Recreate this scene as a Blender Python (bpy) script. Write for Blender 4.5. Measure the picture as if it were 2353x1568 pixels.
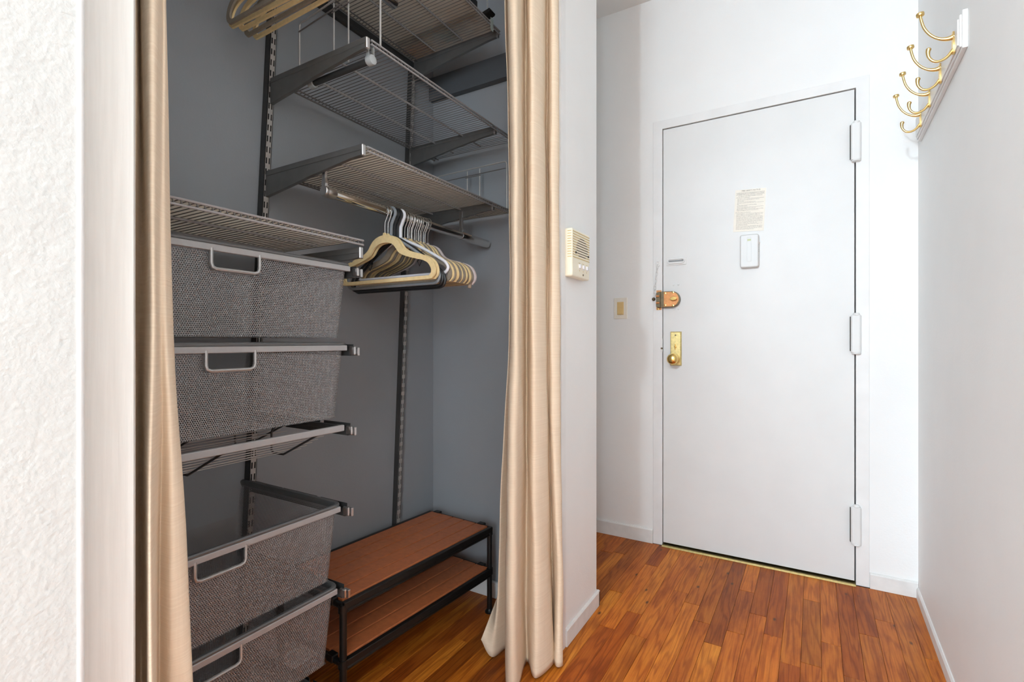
import bpy, math, random
import numpy as np
from mathutils import Vector, Matrix

for _o in list(bpy.data.objects):
    bpy.data.objects.remove(_o)
SC = bpy.context.scene
COL = SC.collection
R = math.radians
PI = math.pi

# ------------------------------------------------------------------ camera, world, lights, exposure
cam_d = bpy.data.cameras.new('camera')
cam_d.sensor_width = 36.0
cam_d.lens = 36.0 * 1136.0 / 2353.0
cam_d.clip_start = 0.02
cam = bpy.data.objects.new('camera', cam_d)
cam.location = (0, 0, 1.0)
cam.rotation_euler = (R(90), 0, R(30.5))
COL.objects.link(cam)
SC.camera = cam

world = bpy.data.worlds.new('world')
SC.world = world
world.use_nodes = True
world.node_tree.nodes['Background'].inputs[0].default_value = (0.85, 0.93, 1.0, 1)
world.node_tree.nodes['Background'].inputs[1].default_value = 1.0

def area_light(name, loc, target, sx, sy, energy, col, spread=180):
    d = bpy.data.lights.new(name, 'AREA')
    d.shape = 'RECTANGLE'; d.size = sx; d.size_y = sy
    d.energy = energy; d.color = col; d.spread = R(spread)
    o = bpy.data.objects.new(name, d)
    o.location = loc
    o.rotation_euler = (Vector(target) - Vector(loc)).to_track_quat('-Z', 'Y').to_euler()
    COL.objects.link(o)
    return o

# a compact hall lamp on the ceiling behind the camera, the daylight of the room's back window, and an added closet fill
def hall_lamp_light():
    d = bpy.data.lights.new('hall_lamp_light', 'POINT')
    d.energy = 165.0; d.color = (0.73, 0.885, 1.0); d.shadow_soft_size = 0.09
    o = bpy.data.objects.new('hall_lamp_light', d)
    o.location = (-0.55, -1.60, 2.50)
    COL.objects.link(o)
hall_lamp_light()
area_light('window_and_fill_light', (1.42, -2.55, 1.5), (-1.0, 1.0, 1.1), 1.5, 1.7, 155.0, (0.73, 0.885, 1.0))  # added light aimed into the closet; the wall has no window here
area_light('window_and_fill_light', (-1.45, -4.05, 1.55), (-1.2, 0.0, 1.4), 1.8, 1.7, 215.0, (0.73, 0.885, 1.0))

SC.view_settings.view_transform = 'Standard'
SC.view_settings.look = 'None'
SC.view_settings.exposure = 0.12
SC.view_settings.gamma = 1.0
SC.view_settings.use_curve_mapping = False
SC.cycles.max_bounces = 10
SC.cycles.diffuse_bounces = 6
SC.cycles.transparent_max_bounces = 16
SC.cycles.caustics_reflective = False
SC.cycles.caustics_refractive = False

# ------------------------------------------------------------------ materials
def lin(v):
    v /= 255.0
    return v / 12.92 if v <= 0.04045 else ((v + 0.055) / 1.055) ** 2.4
def rgb(r, g, b):
    return (lin(r), lin(g), lin(b), 1.0)

class NT:
    def __init__(self, name):
        self.m = bpy.data.materials.new(name)
        self.m.use_nodes = True
        self.t = self.m.node_tree
        self.b = self.t.nodes['Principled BSDF']
    def n(self, kind, **kw):
        nd = self.t.nodes.new(kind)
        for k, v in kw.items():
            if k.startswith('i_'):
                key = k[2:]
                key = int(key) if key.isdigit() else key.replace('_', ' ')
                nd.inputs[key].default_value = v
            else:
                setattr(nd, k, v)
        return nd
    def l(self, a, b):
        self.t.links.new(a, b)
    def coords(self, kind='Object', scale=(1, 1, 1), loc=(0, 0, 0)):
        tc = self.n('ShaderNodeTexCoord')
        mp = self.n('ShaderNodeMapping')
        mp.inputs['Scale'].default_value = scale
        mp.inputs['Location'].default_value = loc
        self.l(tc.outputs[kind], mp.inputs[0])
        return mp.outputs[0]
    def noise(self, vec, scale, detail=3, rough=0.5, dist=0.0):
        nd = self.n('ShaderNodeTexNoise')
        nd.inputs['Scale'].default_value = scale
        nd.inputs['Detail'].default_value = detail
        nd.inputs['Roughness'].default_value = rough
        nd.inputs['Distortion'].default_value = dist
        if vec is not None:
            self.l(vec, nd.inputs['Vector'])
        return nd.outputs['Fac']
    def ramp(self, fac, stops):
        nd = self.n('ShaderNodeValToRGB')
        els = nd.color_ramp.elements
        while len(els) < len(stops):
            els.new(0.5)
        for e, (p, c) in zip(els, stops):
            e.position = p
            e.color = c if len(c) == 4 else (c[0], c[1], c[2], 1)
        self.l(fac, nd.inputs[0])
        return nd.outputs[0]
    def mix(self, fac, a, b, mode='MIX'):
        nd = self.n('ShaderNodeMix', data_type='RGBA', blend_type=mode)
        for s, v in ((0, fac), (6, a), (7, b)):
            if hasattr(v, 'is_linked') or isinstance(v, bpy.types.NodeSocket):
                self.l(v, nd.inputs[s])
            else:
                nd.inputs[s].default_value = v
        return nd.outputs[2]
    def bump(self, h, strength, dist=0.002, prev=None):
        nd = self.n('ShaderNodeBump')
        nd.inputs['Strength'].default_value = strength
        nd.inputs['Distance'].default_value = dist
        self.l(h, nd.inputs['Height'])
        if prev is not None:
            self.l(prev, nd.inputs['Normal'])
        self.l(nd.outputs[0], self.b.inputs['Normal'])
        return nd.outputs[0]

def plain(name, col, rough=0.5, metal=0.0, var=0.06, vscale=30, bump=0.0, bscale=300, coat=0.0, spec=0.5):
    k = NT(name)
    c = k.coords()
    f = k.noise(c, vscale, 3)
    lo = tuple(x * (1 - var) for x in col[:3]) + (1,)
    hi = tuple(min(1, x * (1 + var)) for x in col[:3]) + (1,)
    k.l(k.ramp(f, [(0.3, lo), (0.7, hi)]), k.b.inputs['Base Color'])
    k.b.inputs['Roughness'].default_value = rough
    k.b.inputs['Metallic'].default_value = metal
    k.b.inputs['Coat Weight'].default_value = coat
    k.b.inputs['Specular IOR Level'].default_value = spec
    if bump:
        k.bump(k.noise(c, bscale, 2), bump)
    return k.m

def wall_mat(name, col, rough=0.55, scuff=None, bump=0.25, spec=0.35):
    k = NT(name)
    c = k.coords()
    f = k.noise(c, 2.2, 4)
    base = k.ramp(f, [(0.3, tuple(x * 0.965 for x in col[:3])), (0.7, tuple(min(1, x * 1.02) for x in col[:3]))])
    if scuff:
        s = k.noise(c, 9.0, 6, 0.7)
        m = k.ramp(s, [(0.68, (0, 0, 0)), (0.8, (1, 1, 1))])
        base = k.mix(m, base, scuff)
    k.l(base, k.b.inputs['Base Color'])
    k.b.inputs['Roughness'].default_value = rough
    k.b.inputs['Specular IOR Level'].default_value = spec
    n1 = k.noise(c, 170, 3)
    n2 = k.noise(c, 14, 3)
    p = k.bump(n1, bump, 0.0012)
    k.bump(n2, bump * 0.5, 0.006, p)
    return k.m

M = {}
M['ledger'] = wall_mat('shaded_ledger_paint', (0.085, 0.09, 0.097), 0.45, None, 0.3)  # darker than the closet paint: the board's shadow is put into the colour
M['white_wall'] = wall_mat('white_wall_paint', (0.85, 0.845, 0.83))
M['ceiling'] = wall_mat('ceiling_paint', (0.84, 0.825, 0.80))
M['closet_wall'] = wall_mat('grey_closet_paint', (0.282, 0.292, 0.306), 0.5, (0.24, 0.25, 0.255, 1), 0.2)
M['trim'] = plain('white_trim_paint', (0.80, 0.79, 0.775), 0.4, var=0.03, vscale=12, bump=0.12, bscale=60)
M['base'] = plain('baseboard_paint', (0.76, 0.75, 0.73), 0.42, var=0.05, vscale=25, bump=0.2, bscale=45)
M['door'] = plain('white_door_paint', (0.745, 0.74, 0.725), 0.42, var=0.02, vscale=6, bump=0.05, bscale=70)
def casing_mat():
    k = NT('brushed_casing_paint')
    c = k.coords('Object', (60, 60, 3))
    f = k.noise(c, 3.0, 4)
    k.l(k.ramp(f, [(0.3, (0.66, 0.63, 0.585)), (0.7, (0.71, 0.68, 0.635))]), k.b.inputs['Base Color'])  # base colour lowered to carry the shade behind the wall step
    k.b.inputs['Roughness'].default_value = 0.4
    k.bump(f, 0.25, 0.002)
    return k.m
M['casing'] = casing_mat()
M['dark_gap'] = plain('dark_gap', (0.03, 0.022, 0.016, 1), 0.8)
M['brass'] = plain('brass', (0.80, 0.56, 0.20, 1), 0.24, 1.0, 0.08, 60)
M['old_brass'] = plain('old_brass', (0.74, 0.60, 0.27, 1), 0.33, 1.0, 0.14, 90, 0.05)
M['satin_gold'] = plain('satin_gold', (0.83, 0.60, 0.25, 1), 0.3, 1.0, 0.04, 40)
M['copper'] = plain('copper_paint', (0.62, 0.27, 0.10, 1), 0.38, 0.55, 0.15, 70, 0.05)
M['bronze'] = plain('dull_bronze', (0.16, 0.125, 0.075, 1), 0.4, 0.7, 0.15, 80)
M['platinum'] = plain('platinum_metal', (0.36, 0.345, 0.34, 1), 0.42, 0.35, 0.04, 60)
M['bracket'] = plain('bracket_metal', (0.16, 0.155, 0.15, 1), 0.36, 0.5, 0.08, 25)
M['bright_cap'] = plain('bright_cap', (0.40, 0.39, 0.38, 1), 0.33, 0.5, 0.04)
M['standard'] = plain('standard_metal', (0.44, 0.41, 0.385, 1), 0.4, 0.35, 0.05, 40)
M['wire'] = plain('wire_metal', (0.17, 0.155, 0.15, 1), 0.45, 0.3, 0.06)
M['rail_wire'] = plain('rail_wire_metal', (0.34, 0.32, 0.315, 1), 0.42, 0.3, 0.05)
M['mesh'] = plain('mesh_metal', (0.27, 0.255, 0.25, 1), 0.45, 0.3, 0.05)
M['dark_rail'] = plain('dark_rail_metal', (0.06, 0.058, 0.056, 1), 0.4, 0.4, 0.06)
M['rim_metal'] = plain('rim_metal', (0.13, 0.13, 0.13, 1), 0.36, 0.4, 0.05)
M['satin_metal'] = plain('satin_metal', (0.58, 0.56, 0.55, 1), 0.28, 1.0, 0.04)
M['chrome'] = plain('chrome', (0.72, 0.71, 0.69, 1), 0.09, 1.0, 0.02)
M['hook_steel'] = plain('hook_steel', (0.78, 0.78, 0.77, 1), 0.18, 1.0, 0.02)
M['black_metal'] = plain('black_metal', (0.012, 0.010, 0.009, 1), 0.38, 0.2, 0.1)
M['black_plastic'] = plain('black_plastic', (0.012, 0.012, 0.013, 1), 0.4)
M['white_plastic'] = plain('white_plastic', (0.72, 0.70, 0.73, 1), 0.35, var=0.02)
M['cream_velvet'] = plain('cream_velvet', rgb(226, 200, 150), 0.85, var=0.06, vscale=90, bump=0.1, bscale=900, spec=0.2)
M['taupe_velvet'] = plain('taupe_velvet', rgb(142, 130, 116), 0.85, var=0.08, vscale=90, bump=0.1, bscale=900, spec=0.2)
M['lilac_velvet'] = plain('lilac_velvet', rgb(200, 186, 184), 0.85, var=0.06, vscale=90, bump=0.1, bscale=900, spec=0.2)
M['grey_plastic'] = plain('grey_plastic', rgb(128, 132, 136), 0.4)
M['tan_peg'] = plain('tan_peg', rgb(160, 140, 120), 0.6)
M['ivory'] = plain('ivory_plastic', rgb(238, 230, 208), 0.42, var=0.02)
M['ivory_slot'] = plain('ivory_slot', rgb(205, 175, 110), 0.6)
M['almond'] = plain('almond_rocker', rgb(222, 190, 130), 0.4, var=0.02)
M['plate'] = plain('switch_plate', rgb(235, 228, 215), 0.4, var=0.02)
M['paper'] = plain('paper', rgb(246, 240, 228), 0.7, var=0.02)
M['ink'] = plain('ink', (0.10, 0.09, 0.085, 1), 0.8)
M['box_white'] = plain('chime_plastic', (0.66, 0.655, 0.64), 0.35, var=0.01)
M['green_label'] = plain('green_label', rgb(205, 210, 170), 0.6)
M['blue_box'] = plain('blue_card', (0.10, 0.48, 0.80, 1), 0.6)
M['brown_box'] = plain('brown_card', (0.60, 0.28, 0.12, 1), 0.6)
M['glass'] = NT('window_glass').m

def clear_plastic(name, col=(0.9, 0.92, 0.9, 1)):
    k = NT(name)
    k.b.inputs['Base Color'].default_value = col
    k.b.inputs['Transmission Weight'].default_value = 0.6
    k.b.inputs['Roughness'].default_value = 0.12
    k.b.inputs['IOR'].default_value = 1.45
    f = k.noise(k.coords(), 40, 2)
    k.l(k.ramp(f, [(0, tuple(x * 0.95 for x in col[:3])), (1, col)]), k.b.inputs['Base Color'])
    return k.m
M['clear'] = clear_plastic('clear_plastic')
M['clear_tag'] = clear_plastic('clear_tag', (0.8, 0.88, 0.8, 1))

def liner_mat():
    k = NT('frosted_shelf_liner')
    f = k.noise(k.coords(), 5, 3)
    k.l(k.ramp(f, [(0.3, (0.78, 0.73, 0.63)), (0.7, (0.84, 0.79, 0.69))]), k.b.inputs['Base Color'])
    k.b.inputs['Roughness'].default_value = 0.4
    tr = k.n('ShaderNodeBsdfTranslucent'); tr.inputs[0].default_value = (0.92, 0.86, 0.75, 1)
    tp = k.n('ShaderNodeBsdfTransparent')
    m1 = k.n('ShaderNodeMixShader'); m1.inputs[0].default_value = 0.62
    m2 = k.n('ShaderNodeMixShader'); m2.inputs[0].default_value = 0.30
    k.l(k.b.outputs[0], m1.inputs[1]); k.l(tr.outputs[0], m1.inputs[2])
    k.l(m1.outputs[0], m2.inputs[1]); k.l(tp.outputs[0], m2.inputs[2])
    k.l(m2.outputs[0], k.t.nodes['Material Output'].inputs[0])
    return k.m
M['liner'] = liner_mat()

def wood_mat(name, cols, rough, use_obj=True, gscale=1.0, bumps=0.12):
    """oak boards: grain along local Y; tone from the object's own colour"""
    k = NT(name)
    tc = k.n('ShaderNodeTexCoord')
    oi = k.n('ShaderNodeObjectInfo')
    add = k.n('ShaderNodeVectorMath', operation='ADD')
    sc = k.n('ShaderNodeVectorMath', operation='SCALE')
    cmb = k.n('ShaderNodeCombineXYZ')
    for i in range(3):
        k.l(oi.outputs['Random'], cmb.inputs[i])
    k.l(cmb.outputs[0], sc.inputs[0]); sc.inputs['Scale'].default_value = 37.0
    k.l(tc.outputs['Object'], add.inputs[0]); k.l(sc.outputs[0], add.inputs[1])
    mp = k.n('ShaderNodeMapping'); mp.inputs['Scale'].default_value = (9 * gscale, 0.6 * gscale, 1)
    k.l(add.outputs[0], mp.inputs[0])
    nz = k.noise(mp.outputs[0], 1.6, 3, 0.5)
    # cathedral grain: bands of a warped coordinate
    mul = k.n('ShaderNodeMath', operation='MULTIPLY'); mul.inputs[1].default_value = 75.0
    k.l(nz, mul.inputs[0])
    sn = k.n('ShaderNodeMath', operation='SINE'); k.l(mul.outputs[0], sn.inputs[0])
    mr = k.n('ShaderNodeMapRange'); mr.inputs[1].default_value = -1; mr.inputs[2].default_value = 1
    k.l(sn.outputs[0], mr.inputs[0])
    mp2 = k.n('ShaderNodeMapping'); mp2.inputs['Scale'].default_value = (260, 9, 1)
    k.l(add.outputs[0], mp2.inputs[0])
    fine = k.noise(mp2.outputs[0], 1.0, 3)
    mp3 = k.n('ShaderNodeMapping'); mp3.inputs['Scale'].default_value = (14, 4, 1)
    k.l(add.outputs[0], mp3.inputs[0])
    blot = k.noise(mp3.outputs[0], 1.0, 5, 0.65)
    lo, mid, hi = cols
    tone = k.ramp(blot, [(0.25, lo), (0.5, mid), (0.78, hi)])
    if use_obj:
        tone = k.mix(1.0, tone, oi.outputs['Color'], 'MULTIPLY')
    dark = k.mix(1.0, tone, (0.60, 0.49, 0.42, 1), 'MULTIPLY')
    g = k.ramp(mr.outputs[0], [(0.0, (0.75, 0.75, 0.75)), (0.45, (0.12, 0.12, 0.12)), (1.0, (0, 0, 0))])
    c1 = k.mix(g, tone, dark)
    dk2 = k.mix(1.0, c1, (0.80, 0.74, 0.70, 1), 'MULTIPLY')
    fr = k.ramp(fine, [(0.38, (0.9, 0.9, 0.9)), (0.6, (0, 0, 0))])
    c2 = k.mix(fr, c1, dk2)
    # knots
    mp4 = k.n('ShaderNodeMapping'); mp4.inputs['Scale'].default_value = (16, 7, 1)
    k.l(add.outputs[0], mp4.inputs[0])
    vo = k.n('ShaderNodeTexVoronoi'); vo.inputs['Scale'].default_value = 0.9
    k.l(mp4.outputs[0], vo.inputs['Vector'])
    kn = k.ramp(vo.outputs['Distance'], [(0.03, (1, 1, 1)), (0.10, (0, 0, 0))])
    c3 = k.mix(kn, c2, (0.07, 0.028, 0.012, 1))
    k.l(c3, k.b.inputs['Base Color'])
    k.b.inputs['Roughness'].default_value = rough
    k.b.inputs['Specular IOR Level'].default_value = 0.16
    k.bump(fine, bumps, 0.0008)
    return k.m
M['oak'] = wood_mat('oak_floor', ((0.31, 0.070, 0.009, 1), (0.50, 0.138, 0.015, 1), (0.60, 0.20, 0.024, 1)), 0.36)
M['bench_wood'] = plain('brown_slat', (0.46, 0.135, 0.048, 1), 0.42, var=0.12, vscale=60, bump=0.05, bscale=300)
M['subfloor'] = plain('dark_subfloor', (0.03, 0.014, 0.007, 1), 0.8)

def linen_mat():
    k = NT('tan_linen')
    tc = k.n('ShaderNodeTexCoord')
    def mp(s):
        m = k.n('ShaderNodeMapping'); m.inputs['Scale'].default_value = s
        k.l(tc.outputs['UV'], m.inputs[0]); return m.outputs[0]
    slub = k.noise(mp((6, 420, 1)), 1.0, 4, 0.7)
    weave = k.noise(mp((900, 1200, 1)), 1.0, 1)
    vert = k.noise(mp((320, 12, 1)), 1.0, 2)
    base = k.ramp(slub, [(0.30, (0.77, 0.615, 0.455)), (0.58, (0.84, 0.69, 0.525)), (0.78, (0.91, 0.78, 0.625))])
    c = k.mix(k.ramp(vert, [(0.35, (0.2, 0.2, 0.2)), (0.65, (0, 0, 0))]), base, (0.71, 0.555, 0.405, 1))
    k.l(c, k.b.inputs['Base Color'])
    k.b.inputs['Roughness'].default_value = 0.95
    k.b.inputs['Specular IOR Level'].default_value = 0.08
    p = k.bump(slub, 0.3, 0.0008)
    k.bump(weave, 0.12, 0.0004, p)
    tr = k.n('ShaderNodeBsdfTranslucent'); k.l(c, tr.inputs[0])
    mx = k.n('ShaderNodeMixShader'); mx.inputs[0].default_value = 0.08
    k.l(k.b.outputs[0], mx.inputs[1]); k.l(tr.outputs[0], mx.inputs[2])
    k.l(mx.outputs[0], k.t.nodes['Material Output'].inputs[0])
    return k.m
M['linen'] = linen_mat()

# ------------------------------------------------------------------ mesh helpers
class MB:
    def __init__(self):
        self.v = []; self.f = []
    def add(self, vs, fs):
        o = len(self.v)
        self.v += [tuple(p) for p in vs]
        self.f += [tuple(i + o for i in f) for f in fs]
        return self
    def box(self, x0, x1, y0, y1, z0, z1):
        vs = [(x, y, z) for x in (x0, x1) for y in (y0, y1) for z in (z0, z1)]
        return self.add(vs, [(0, 1, 3, 2), (4, 6, 7, 5), (0, 4, 5, 1), (2, 3, 7, 6), (0, 2, 6, 4), (1, 5, 7, 3)])
    def prism(self, poly, axis, a, b):
        """closed polygon of 2-D points swept along an axis from a to b"""
        n = len(poly)
        def p3(p, t):
            if axis == 'x': return (t, p[0], p[1])
            if axis == 'y': return (p[0], t, p[1])
            return (p[0], p[1], t)
        vs = [p3(p, a) for p in poly] + [p3(p, b) for p in poly]
        fs = [(i, (i + 1) % n, n + (i + 1) % n, n + i) for i in range(n)]
        fs += [tuple(range(n))[::-1], tuple(range(n, 2 * n))]
        return self.add(vs, fs)
    def band(self, outer, inner, axis, a, b):
        """frame between two closed outlines of equal count, swept along an axis"""
        n = len(outer)
        def p3(p, t):
            if axis == 'x': return (t, p[0], p[1])
            if axis == 'y': return (p[0], t, p[1])
            return (p[0], p[1], t)
        vs = []
        for t in (a, b):
            vs += [p3(p, t) for p in outer] + [p3(p, t) for p in inner]
        fs = []
        for i in range(n):
            j = (i + 1) % n
            fs += [(i, j, n + j, n + i), (2 * n + i, 3 * n + i, 3 * n + j, 2 * n + j),
                   (i, 2 * n + i, 2 * n + j, j), (n + i, n + j, 3 * n + j, 3 * n + i)]
        return self.add(vs, fs)
    def tube(self, pts, r, seg=8, closed=False, caps=True):
        P = [Vector(p) for p in pts]
        n = len(P)
        rr = r if isinstance(r, (list, tuple)) else [r] * n
        tans = []
        for i in range(n):
            if closed: t = P[(i + 1) % n] - P[i - 1]
            elif i == 0: t = P[1] - P[0]
            elif i == n - 1: t = P[-1] - P[-2]
            else: t = (P[i + 1] - P[i]).normalized() + (P[i] - P[i - 1]).normalized()
            tans.append(t.normalized())
        up = Vector((0, 0, 1))
        if abs(tans[0].dot(up)) > 0.9: up = Vector((1, 0, 0))
        nrm = (up - tans[0] * up.dot(tans[0])).normalized()
        vs = []
        for i in range(n):
            nrm = (nrm - tans[i] * nrm.dot(tans[i])).normalized()
            bi = tans[i].cross(nrm)
            for k in range(seg):
                a = 2 * PI * k / seg
                vs.append(P[i] + (nrm * math.cos(a) + bi * math.sin(a)) * rr[i])
        fs = []
        m = n if closed else n - 1
        for i in range(m):
            j = (i + 1) % n
            for k in range(seg):
                q = (k + 1) % seg
                fs.append((i * seg + k, i * seg + q, j * seg + q, j * seg + k))
        if not closed and caps:
            fs += [tuple(range(seg))[::-1], tuple(range((n - 1) * seg, n * seg))]
        return self.add(vs, fs)
    def lathe(self, prof, origin, axis, seg=20):
        """profile of (radius, height) turned about an axis through origin"""
        ax = Vector(axis).normalized()
        u = ax.orthogonal().normalized(); w = ax.cross(u)
        O = Vector(origin)
        vs = []
        for r, h in prof:
            for k in range(seg):
                a = 2 * PI * k / seg
                vs.append(O + ax * h + (u * math.cos(a) + w * math.sin(a)) * max(r, 1e-5))
        fs = []
        for i in range(len(prof) - 1):
            for k in range(seg):
                q = (k + 1) % seg
                fs.append((i * seg + k, i * seg + q, (i + 1) * seg + q, (i + 1) * seg + k))
        fs += [tuple(range(seg))[::-1], tuple(range((len(prof) - 1) * seg, len(prof) * seg))]
        return self.add(vs, fs)

def link_mesh(name, me, parent=None, mat=None, smooth=False, angle=None):
    o = bpy.data.objects.new(name, me)
    if mat: me.materials.append(mat)
    if smooth:
        me.polygons.foreach_set('use_smooth', [True] * len(me.polygons))
        if angle:
            try: me.set_sharp_from_angle(angle=R(angle))
            except Exception: pass
    if parent is not None: o.parent = parent
    COL.objects.link(o)
    return o

def wpos(o):
    v = Vector((0, 0, 0))
    while o is not None:
        v += o.location; o = o.parent
    return v

def obj(name, mb, mat, parent=None, smooth=False, bevel=0.0, segs=2, angle=35):
    me = bpy.data.meshes.new(name)
    off = wpos(parent) if parent is not None else Vector((0, 0, 0))
    me.from_pydata([tuple(Vector(v) - off) for v in mb.v], [], mb.f)
    import bmesh
    bm = bmesh.new(); bm.from_mesh(me)
    bmesh.ops.recalc_face_normals(bm, faces=bm.faces)
    bm.to_mesh(me); bm.free()
    o = link_mesh(name, me, parent, mat, smooth, angle)
    if bevel:
        md = o.modifiers.new('bevel', 'BEVEL'); md.width = bevel; md.segments = segs
        md.limit_method = 'ANGLE'; md.angle_limit = R(40); md.harden_normals = False
    return o

def tag(o, label, cat, group=None, kind=None):
    o['label'] = label; o['category'] = cat
    if group: o['group'] = group
    if kind: o['kind'] = kind
    return o

def thing(name, loc, label, cat, group=None, rz=0.0):
    o = bpy.data.objects.new(name, None)
    o.empty_display_size = 0.05
    o.location = loc; o.rotation_euler = (0, 0, rz)
    COL.objects.link(o)
    return tag(o, label, cat, group)

def struct(name, mb, mat, parent=None, **kw):
    o = obj(name, mb, mat, parent, **kw)
    if parent is None: o['kind'] = 'structure'
    return o

def copy_tree(src, loc, label=None, rz=None):
    r = src.copy(); COL.objects.link(r); r.location = loc
    if rz is not None: r.rotation_euler = (0, 0, rz)
    if label: r['label'] = label
    for ch in list(src.children):
        c = ch.copy(); COL.objects.link(c); c.parent = r
        for g in list(ch.children):
            d = g.copy(); COL.objects.link(d); d.parent = c
    return r

def B(*a):
    return MB().box(*a)

# ------------------------------------------------------------------ the setting
FX = -0.672          # closet front wall plane (hall side)
BX = -1.347          # closet back wall
CY = 1.635           # closet right end wall
DY = 2.462           # wall with the entrance door
CZ = 2.69            # ceiling
def lean(z): return 0.050 * (z - 1.0)      # the hanging standards lean a little

# floor: dark base with every strip board on top of it
floor = struct('floor', B(-2.6, 1.6, -4.2, 2.6, -0.05, -0.012), M['subfloor'])
rng = random.Random(11)
PITCH = 0.0555
tones = {'gold': (1.25, 1.40, 1.45), 'light': (1.14, 1.18, 1.15), 'mid': (1.0, 1.0, 1.0), 'red': (0.78, 0.66, 0.62),
         'dark': (0.66, 0.60, 0.66), 'brown': (0.80, 0.80, 0.86)}
fixed = {13: [(2.04, 'light', 'mid')], 12: [(1.967, 'gold', 'mid')], 15: [(1.794, 'red', 'gold')], 16: [(1.657, 'red', 'light')],
         11: [(1.858, 'mid', 'brown')], 10: [(1.74, 'gold', 'dark')], 14: [(1.66, 'mid', 'light')], 9: [(1.848, 'light', 'mid'), (2.177, 'mid', 'light')],
         8: [(2.01, 'mid', 'red')], 7: [(1.892, 'light', 'red')], 17: [(1.91, 'gold', 'mid')], -1: [(2.004, 'light', 'mid')],
         23: [(1.338, 'gold', 'mid')], 24: [(1.05, 'red', 'dark')], 22: [(1.12, 'mid', 'dark'), (1.45, 'dark', 'mid')]}
def board(x0, x1, y0, y1, tone):
    """one strip of oak with eased top edges; rows run along the hall"""
    g = 0.0003
    dz = rng.uniform(-0.0004, 0.0004)
    s = 0.017
    vs = []
    for (ya, e) in ((y0 + g, 1), (y1 - g, -1)):
        sx = s * (ya - 2.43)
        for (xx, zz, q) in ((x0 + g, -0.011, 0), (x0 + g, -0.0007, 0), (x0 + g + 0.0004, dz, 1), (x1 - g - 0.0004, dz, 1), (x1 - g, -0.0007, 0), (x1 - g, -0.011, 0)):
            vs.append((xx + sx, ya + (0.0008 * e if q else 0), zz))
    n = 6
    fs = [(i, (i + 1) % n, n + (i + 1) % n, n + i) for i in range(n)] + [tuple(range(n))[::-1], tuple(range(n, 2 * n))]
    o = obj('floor_board', MB().add(vs, fs), M['oak'], floor)
    t = tones[tone]
    j = rng.uniform(0.92, 1.08)
    o.color = (t[0] * j, t[1] * j * rng.uniform(0.95, 1.05), t[2] * j, 1)
for row in range(-2, 32):
    x1 = 0.3371 - PITCH * row; x0 = x1 - PITCH
    if x0 > 0.40: continue
    ystart = 0.30 if row > 17 else -0.25
    if row > 30: ystart = 1.55
    cuts = []
    if row in fixed:
        ys = [c[0] for c in fixed[row]]
        cuts = list(ys)
        y = ys[-1] + rng.uniform(0.45, 0.9)
        while y < 2.30: cuts.append(y); y += rng.uniform(0.4, 0.8)
        y = ys[0] - rng.uniform(0.4, 0.8)
        while y > ystart + 0.15: cuts.append(y); y -= rng.uniform(0.35, 0.8)
    else:
        y = ystart + rng.uniform(0.1, 0.7)
        while y < 2.32: cuts.append(y); y += rng.uniform(0.4, 0.95)
    cuts = sorted(cuts)
    edges = [ystart] + cuts + [2.455]
    for a, b in zip(edges[:-1], edges[1:]):
        tone = rng.choice(['mid', 'mid', 'mid', 'light', 'light', 'red', 'brown'])
        for c in fixed.get(row, []):
            if abs(b - c[0]) < 1e-6: tone = c[1]
            if abs(a - c[0]) < 1e-6: tone = c[2]
        board(x0, x1, a, b, tone)
# the room's floor behind the camera (same oak, out of the picture)
M['oak_plain'] = plain('oak_plain', (0.36, 0.13, 0.035, 1), 0.35, var=0.2, vscale=8)
struct('floor_room', B(-2.6, 1.6, -4.2, -0.25, -0.011, 0.0), M['oak_plain'])

struct('ceiling', B(-2.6, 1.6, -4.2, 2.62, CZ, CZ + 0.06), M['ceiling'])

# door wall: three pieces round the door opening
DXL, DXR, DZT = -0.5945, 0.186, 2.0385
mb = MB()
mb.box(-1.75, DXL - 0.0455, DY, DY + 0.14, 0, CZ)
mb.box(DXR + 0.0455, 0.50, DY, DY + 0.14, 0, CZ)
mb.box(DXL - 0.0455, DXR + 0.0455, DY, DY + 0.14, DZT + 0.042, CZ)
struct('wall_back', mb, M['white_wall'])
# metal door frame, nearly flush
_o = 0.0452
mb = MB().prism([(DXL - _o, 0), (DXL, 0), (DXL, DZT), (DXR, DZT), (DXR, 0), (DXR + _o, 0), (DXR + _o, DZT + 0.0415), (DXL - _o, DZT + 0.0415)], 'y', DY - 0.003, DY + 0.10)
frame = struct('trim_1', mb, M['trim'], bevel=0.0015)
frame['label'] = 'white metal frame round the entrance door'
obj('gap_backing', B(DXL, DXR, DY + 0.055, DY + 0.10, 0.0, DZT), M['dark_gap'], frame)  # added dark sheet behind the door: blocks light, keeps the gap dark

# right-hand wall of the hall, slightly out of square
def RW(y): return 0.386 - 0.030 * (DY - y)
mb = MB()
ya, yb = -0.9, DY + 0.1
mb.add([(RW(ya), ya, 0), (RW(yb), yb, 0), (RW(yb) + 0.12, yb, 0), (RW(ya) + 0.12, ya, 0),
        (RW(ya), ya, CZ), (RW(yb), yb, CZ), (RW(yb) + 0.12, yb, CZ), (RW(ya) + 0.12, ya, CZ)],
       [(0, 1, 5, 4), (1, 2, 6, 5), (2, 3, 7, 6), (3, 0, 4, 7), (4, 5, 6, 7), (3, 2, 1, 0)])
struct('wall_right', mb, M['white_wall'])

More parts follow.
